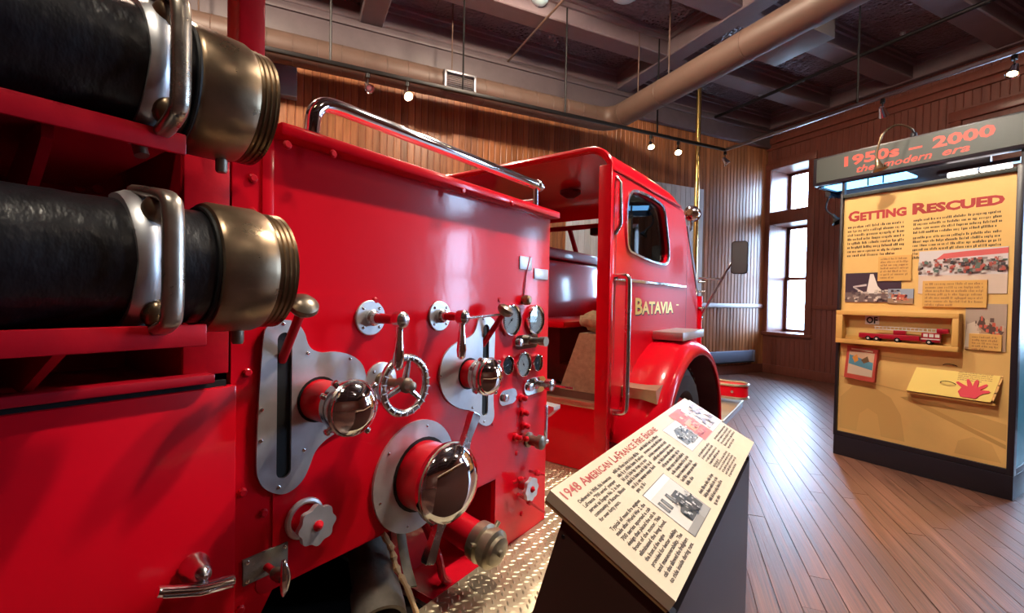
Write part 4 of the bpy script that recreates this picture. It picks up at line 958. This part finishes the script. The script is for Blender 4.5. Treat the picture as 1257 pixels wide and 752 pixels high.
# small black and white picture
pr = Print(scaled(.540, -.122, .672, -.038, LP)); pr.rect(-.015, -.02, 1.015, 1.02, G(.3)).rect(0, 0, 1, 1, G(.68, .03)).poly([(.1, .2), (.9, .12), (.95, .5), (.7, .78), (.35, .80), (.12, .55)], G(.22))
pr.specks(rnd, 50, .08, .12, .94, .8, .05, .05, [G(.05), G(.12), G(.3), G(.5), G(.75)]); pr.build('photograph', pn, 'small black and white picture')
# colour picture, part of it overprinted in red
pr = Print(scaled(.664, -.128, .918, -.016, LP)); pr.rect(-.01, -.02, 1.01, 1.02, G(.35)).rect(0, 0, 1, 1, (.66, .58, .56)).rect(0, .0, .42, 1, (.62, .13, .09)).rect(.08, .30, .34, .62, (.78, .30, .18))
pr.specks(rnd, 40, .45, .1, .98, .9, .05, .07, [(.4, .34, .4), (.55, .48, .5), (.3, .26, .33), (.75, .7, .68)]).specks(rnd, 16, .02, .05, .4, .95, .04, .05, [(.7, .2, .13), (.8, .38, .25), (.5, .07, .06)])
pr.build('photograph', pn, 'red tinted colour picture')

# ================================================================== EXHIBIT WALL
EA = R(-23.04); ex = empty('exhibit_board', (.973, 5.057, 0), EA)
tag(ex, 'tall yellow exhibit board titled Getting Rescued in a black frame', 'exhibit board')
EP = lambda u, v, w: (u, -w, v)              # face coordinates: along the board, up, out to the viewer
MB().box((-.004, .0, .0), (1.117, .62, .17), .004).build('base', 'exhibit_black', ex)
MB().box((.0, .008, .17), (1.113, .60, .212), .003).build('base_step', 'exhibit_black', ex)
yb_ = MB().box((.012, .03, .21), (1.083, .05, 2.305)).build('yellow_board', 'board_yellow', ex, ang=0)
MB().box((-.008, .0, .17), (.014, .06, 2.345), .003).build('frame_upright', 'exhibit_black', ex)
MB().box((1.080, .0, .17), (1.117, .06, 2.345), .003).build('frame_upright', 'exhibit_black', ex)
MB().box((.014, .004, 2.303), (1.080, .06, 2.335), .003).build('frame_top', 'header_grey', ex)
for k in (0.12, .55, .98): MB().box((k, .06, .21), (k+.03, .56, 2.30)).build('inner_post', 'exhibit_black', ex, ang=0)
MB().box((.0, .55, .21), (1.08, .57, 2.3)).build('rear_board', 'exhibit_black', ex, ang=0)
# right-hand return: pale cyan panel with small prints
sd = MB().box((1.085, .062, .21), (1.105, .60, 2.33)).build('side_panel', 'cyan_panel', ex, ang=0)
pr = Print(lambda u, v, w: (1.1052+w, .075+u*.5, .4+v*1.8))
for (a_, b_, c_, d_) in ((.08, .55, .9, .72), (.08, .40, .9, .53), (.08, .78, .9, .95)): pr.rect(a_, b_, c_, d_, (.04, .08, .12)).rect(a_+.05, b_+.02, c_-.05, d_-.02, (.35, .55, .6))
pr.build('print', sd)
# header sign
hd_ = MB().box((-.226, -.03, 2.45), (1.36, .05, 2.705), .004).build('header', 'exhibit_black', ex)
MB().box((-.195, -.034, 2.475), (1.335, -.029, 2.690)).build('header_face', 'header_grey', hd_, ang=0)
HP = lambda u, v, w: (u, -.0342-w, v)
for wd_, x_, z_, sz, wid, bo, sh_ in (('1950s', .03, 2.578, .115, .395, .0042, 0), ('\u2013', .485, 2.578, .115, .085, .0042, 0), ('2000', .63, 2.578, .115, .345, .0042, 0), ('the', .125, 2.502, .082, .135, .0016, .28), ('modern', .315, 2.502, .082, .315, .0016, .28), ('era', .69, 2.502, .082, .155, .0016, .28)):
    t1 = MB(); add_text(t1, wd_, sz, HP, x_, z_, wid, bold=bo, shear=sh_); t1.build('lettering', 'header_red', hd_, 'salmon red header lettering', ang=0)
MB().box((-.22, .05, 2.44), (-.19, .42, 2.47)).box((1.30, .05, 2.44), (1.335, .60, 2.47)).build('header_bracket', 'exhibit_black', hd_, ang=0)
MB().box((-.22, .42, 2.40), (.85, .46, 2.70)).build('rear_header', 'exhibit_black', hd_, ang=0)
for k in (.0, 1.095): MB().box((k, .01, 2.33), (k+.02, .05, 2.46)).build('header_post', 'exhibit_black', hd_, ang=0)
lb_ = MB().box((-.19, .10, 2.455), (.42, .36, 2.470)).build('light_tray', 'blue_tube', ex, ang=0)
for k in (.16, .27): MB().box((k, .09, 2.40), (k+.008, .10, 2.47)).build('tray_bar', 'exhibit_black', ex, ang=0)
for s0 in (.66, .845): MB().box((s0, .18, 2.375), (s0+.165, .24, 2.41), .01).build('light_tube', 'white_tube', ex)
MB().box((.60, .17, 2.41), (1.06, .25, 2.44)).build('tube_housing', 'exhibit_black', ex, ang=0)
# title and texts
YP = lambda u, v, w: (u, .0298-w, v)
gt = MB(); add_text(gt, 'Getting', .118, YP, .048, 2.092, .415, bold=.0052, caps=True); add_text(gt, 'Rescued', .118, YP, .500, 2.092, .520, bold=.0052, caps=True)
gt.build('title', 'title_red', yb_, 'dark red title Getting Rescued', ang=0)
rows = MB(); rnd = random.Random(21)
word_rows(rows, YP, .048, .455, 2.045, .036, 8, .017, rnd, .85, wl=(.10, .26))
word_rows(rows, YP, .510, 1.015, 2.045, .033, 4, .015, rnd, .95, wl=(.08, .22))
word_rows(rows, YP, .510, 1.015, 1.905, .032, 6, .015, rnd, .55, wl=(.08, .22))
tag(rows.build('fine_print', 'text_brown', yb_, ang=0), kind='stuff')
def caption(x0, z0, x1, z1, rws, pitch, off=.014):
    o = MB().box((x0, .03-off, z0), (x1, .0295, z1), .002).build('caption_card', 'caption_yellow', yb_, ang=0)
    r_ = MB(); word_rows(r_, lambda u, v, w: (u, .03-off-w, v), x0+.018, x1-.018, z1-.020, pitch, rws, pitch*.5, rnd, .5, wl=(.08, .24)); tag(r_.build('fine_print', 'caption_ink', o, ang=0), kind='stuff')
def photo(x0, z0, x1, z1, paint, label, off=.006):
    o = MB().box((x0, .03-off, z0), (x1, .0296, z1)).build('picture_card', 'ink', yb_, ang=0)
    pr = Print(lambda u, v, w: (x0+(x1-x0)*u, .03-off-w, z0+(z1-z0)*v)); paint(pr); pr.build('picture_print', o, label)
def p_night(p):
    p.rect(0, 0, 1, 1, (.045, .03, .05)).rect(0, 0, 1, .34, (.16, .12, .12)).poly([(.40, .30), (.46, .95), (.52, .95), (.60, .55), (.72, .30)], (.75, .70, .66)).poly([(.15, .55), (.40, .62), (.40, .55), (.15, .50)], (.55, .5, .5)).poly([(.15, .5), (.2, .5), (.40, .30), (.34, .30)], (.5, .45, .45))
    p.specks(rnd, 70, 0, 0, 1, .42, .035, .04, [(.5, .45, .42), (.08, .06, .07), (.3, .24, .22), (.65, .58, .5), (.03, .02, .03)])
photo(.045, 1.375, .445, 1.63, p_night, 'night picture of white water jets over trucks')
def p_fleet(p):
    p.rect(0, 0, 1, 1, (.62, .50, .42)).rect(0, .42, 1, 1, (.60, .56, .58)).poly([(.20, .78), (.30, .92), (.55, .95), (1, .98), (1, .86), (.5, .82), (.2, .78)], (.62, .12, .12))
    p.specks(rnd, 150, .0, .45, 1, .80, .03, .045, [(.05, .05, .06), (.16, .10, .09), (.10, .16, .14), (.4, .1, .08), (.45, .42, .4), (.25, .22, .22)])
photo(.555, 1.450, 1.048, 1.785, p_fleet, 'colour picture of a row of fire engines')
def p_small(p):
    p.rect(0, 0, 1, 1, (.30, .36, .46)).rect(0, 0, 1, .35, (.33, .22, .14)).rect(.2, .25, .75, .62, (.45, .08, .06)); p.specks(rnd, 26, .15, .2, .85, .7, .05, .07, [(.55, .2, .12), (.05, .04, .05), (.6, .5, .4)])
photo(.36, 1.368, .528, 1.488, p_small, 'small picture of a red fire engine', .010)
def p_crew(p):
    p.rect(0, 0, 1, 1, (.40, .27, .18)).rect(0, .5, 1, 1, (.42, .33, .27)).poly([(.0, .05), (.35, .05), (.36, .45), (.25, .62), (.05, .55)], (.62, .52, .42)).poly([(.3, .55), (.4, .75), (.55, .62), (.75, .5), (.95, .42), (.85, .3), (.5, .4)], (.10, .06, .05)); p.specks(rnd, 24, .25, .3, .95, .75, .05, .06, [(.12, .08, .07), (.55, .12, .08), (.5, .4, .3)])
photo(.838, 1.035, 1.052, 1.375, p_crew, 'picture of rescue workers')
caption(.285, 1.555, .510, 1.765, 7, .026); caption(.585, 1.345, .950, 1.550, 7, .027, .018); caption(.862, 1.035, 1.033, 1.155, 5, .022, .016)
# faded picture printed over the lower part of the board
pr = Print(YP); f1, f2, f3 = (.60, .37, .125), (.52, .31, .10), (.66, .41, .14)
pr.poly([(.03, .24), (.03, .52), (.12, .63), (.26, .66), (.40, .58), (.47, .45), (.50, .24)], f1).poly([(.50, .64), (1.07, .52), (1.07, .40), (.52, .58)], f1).poly([(.46, .60), (.52, .615), (1.07, .375), (1.07, .345)], f2)
pr.poly([(.80, .24), (.82, .34), (.90, .39), (1.0, .36), (1.05, .24)], f3).poly([(.16, .24), (.18, .40), (.24, .46), (.31, .42), (.34, .24)], f3).poly([(.03, .70), (.03, .712), (.50, .655), (.50, .645)], f1).poly([(.03, .93), (.03, .937), (.56, .915), (.56, .91)], f1)
pr.build('faded_print', yb_)
# display case
dc = MB()
for (x0, z0, x1, z1) in ((.012, 1.262, .822, 1.300), (.012, 1.012, .822, 1.050), (.012, 1.05, .062, 1.262), (.785, 1.05, .822, 1.262)): dc.box((x0, -.055, z0), (x1, .0295, z1), .003)
dc = dc.build('display_case', 'caption_yellow', ex)
MB().box((.062, .0255, 1.05), (.785, .0295, 1.262)).build('case_back', 'board_yellow', dc, ang=0)
MB().box((.055, -.050, 1.045), (.792, -.047, 1.267)).build('case_pane', 'glass', dc, ang=0)
MB().box((.065, .0, 1.05), (.235, .006, 1.083)).build('case_label', 'caption_yellow', dc, ang=0)
oc = MB().box((.205, .018, 1.185), (.305, .0250, 1.262)).build('name_card', 'white_plastic', dc, ang=0)
ot = MB(); add_text(ot, 'OF', .075, lambda u, v, w: (u, .0178-w, v), .214, 1.197, .082, bold=.003); ot.build('lettering', 'ink', oc, 'black letters OF', ang=0)
# model ladder truck inside the case
def exw(x, y, z): return Matrix.Translation((.973, 5.057, 0)) @ Matrix.Rotation(EA, 4, 'Z') @ V((x, y, z))
mt = empty('model_ladder_truck', exw(.45, -.012, 1.05), EA); tag(mt, 'small red model ladder truck behind glass in the display case', 'model truck')
MB().box((-.27, -.022, .022), (.14, .022, .062), .004).build('body', 'toy_red', mt); MB().box((.15, -.023, .020), (.265, .023, .092), .006).build('cab', 'toy_red', mt)
for x_ in (.165, .20, .235): MB().box((x_, -.0245, .060), (x_+.026, -.0225, .084)).build('cab_window', 'white_plastic', mt, ang=0)
MB().box((.15, -.0245, .040), (.265, -.0225, .048)).build('stripe', 'white_plastic', mt, ang=0)
ld = MB().box((-.16, -.016, .098), (.25, -.011, .103)).box((-.16, .011, .098), (.25, .016, .103)).box((-.16, -.016, .120), (.25, -.011, .125)).build('ladder', 'white_plastic', mt, ang=0)
for k in range(16): MB().box((-.155+k*.026, -.015, .1), (-.151+k*.026, -.012, .123)).build('rung', 'white_plastic', ld, ang=0)
MB().box((-.03, -.018, .062), (.05, .018, .10), .004).build('turntable', 'toy_red', mt); MB().box((.24, -.02, .092), (.31, .02, .13), .008).build('bucket', 'toy_red', mt)
for x_ in (-.20, -.14, .0, .20):
    MB().lathe((x_, -.026, .020), (0, 1, 0), [(0, .019), (.052, .019)], 18).build('wheel', 'black', mt); MB().lathe((x_, -.0268, .020), (0, 1, 0), [(0, .009), (.001, .009)], 12).build('hub', 'white_plastic', mt)
# picture book on a mount
bk = empty('picture_book', exw(.205, .0, .70), EA); tag(bk, 'orange red children\'s book with a picture cover fixed to the yellow board', 'book')
rb = Matrix.Translation((0, 0, .14)) @ Matrix.Rotation(R(4), 4, 'Y')
MB().box((-.125, -.004, -.14), (.095, .024, .14), .003, m=rb).build('pages', 'white_plastic', bk); MB().box((-.128, -.0065, -.142), (.10, -.0035, .142), m=rb).box((.095, -.0065, -.142), (.10, .026, .142), m=rb).build('cover', 'header_red', bk, ang=0)
pr = Print(lambda u, v, w: tuple(rb @ V((-.125+.222*u, -.0066-w, -.139+.278*v))))
pr.rect(.08, .13, .92, .87, (.62, .42, .28)).poly([(.1, .15), (.9, .15), (.9, .35), (.1, .45)], (.66, .55, .42)).poly([(.1, .45), (.9, .35), (.9, .58), (.1, .74)], (.10, .30, .42)).poly([(.2, .66), (.35, .78), (.42, .6), (.3, .5)], (.72, .3, .06)).poly([(.5, .62), (.7, .76), (.78, .6), (.6, .52)], (.16, .10, .05)).rect(.14, .90, .86, .95, (.75, .6, .45))
pr.build('cover_picture', bk)
# ring binder of yellow pages on a sloping shelf, red hand on it
bi = empty('ring_binder', exw(.78, .0, .66), EA); tag(bi, 'yellow flip-page ring binder with a red hand shape on the yellow board', 'binder')
BMx = Matrix.Translation((0, -.01, .0)) @ Matrix.Rotation(R(-18), 4, 'X')
BPm = lambda u, v, w: tuple(BMx @ V((u, -w, v)))
MB().prism([(-.265, .0), (.225, .0), (.270, .262), (-.205, .285)], BPm, 0, .012).build('cover', 'panel_edge', bi, ang=0)
MB().prism([(-.262, .004), (.218, .004), (.262, .258), (-.203, .281)], BPm, .0125, .024).build('pages', 'binder_yellow', bi, ang=0)
for z_ in (.10, .235): MB().tube([BPm(-.02+.045*math.cos(R(k*20-20)), z_+.012*math.sin(R(k*20-20)), .018+.038*math.sin(R(max(0, k*20-20)))) for k in range(11)], .003, 8).build('binder_ring', 'dark_metal', bi)
r_ = MB(); word_rows(r_, lambda u, v, w: BPm(u, v, .0242+w), .03, .215, .245, .014, 8, .006, rnd, .7, wl=(.1, .3)); tag(r_.build('fine_print', 'caption_ink', bi, ang=0), kind='stuff')
for k in range(4): MB().prism([(.222+k*.010, .02+k*.058), (.234+k*.010, .02+k*.058), (.243+k*.010, .07+k*.058), (.231+k*.010, .07+k*.058)], BPm, .020, .025).build('page_tab', 'caption_yellow', bi, ang=0)
hand = [(-.04, .0), (.04, .0), (.058, .03), (.075, .045), (.098, .052), (.108, .062), (.098, .070), (.070, .068), (.056, .068), (.080, .090), (.092, .108), (.084, .116), (.070, .108), (.040, .082), (.044, .112), (.044, .136), (.032, .140), (.024, .128), (.016, .088), (.006, .116), (-.006, .138), (-.018, .136), (-.016, .116), (-.010, .084), (-.034, .096), (-.060, .112), (-.072, .106), (-.064, .092), (-.040, .070), (-.056, .036)]
MB().prism([(x_*1.05+.10, y_*1.0+.015) for x_, y_ in hand], BPm, .0245, .030).build('hand_shape', 'hand_red', bi, 'flat red cut-out of an open hand', ang=0)
MB().box((-.262, -.02, -.012), (.24, .03, .0), .002).build('shelf', 'caption_yellow', bi)
# gooseneck lamps
def goose(p, pts, tip, d, label, m_, rz=EA):
    o = empty('gooseneck_lamp', p, rz); tag(o, label, 'lamp', 'gooseneck lamps of the exhibit')
    MB().lathe((0, 0, -.012), (0, 0, 1), [(0, .022), (.03, .022), (.036, .012)], 14).build('mount', 'exhibit_black', o)
    MB().tube(bez(pts, 6), .008, 10).build('arm', m_, o)
    MB().lathe(tip, d, [(0, .012), (.02, .016), (.05, .022), (.075, .040), (.095, .056), (.092, .050), (.06, .02)], 22, cap1=False).build('shade', m_, o)
    return o
goose(exw(.505, -.01, 2.716), [(0, 0, .02), (-.005, -.06, .05), (-.055, -.17, .065), (-.115, -.24, .0), (-.145, -.25, -.12), (-.150, -.25, -.20)], (-.150, -.25, -.19), (.25, .1, -1), 'brass gooseneck lamp bent over the exhibit header', 'brass_old')
goose(exw(-.235, .30, 2.40), [(0, 0, .0), (-.02, .0, -.06), (-.01, -.02, -.13), (.05, -.02, -.19)], (.045, -.02, -.18), (.5, 0, -.8), 'dark gooseneck lamp hanging under the left end of the exhibit header', 'dark_metal')
MB().box((-.26, .28, 2.405), (-.215, .44, 2.47)).build('lamp_arm', 'exhibit_black', ex, ang=0)
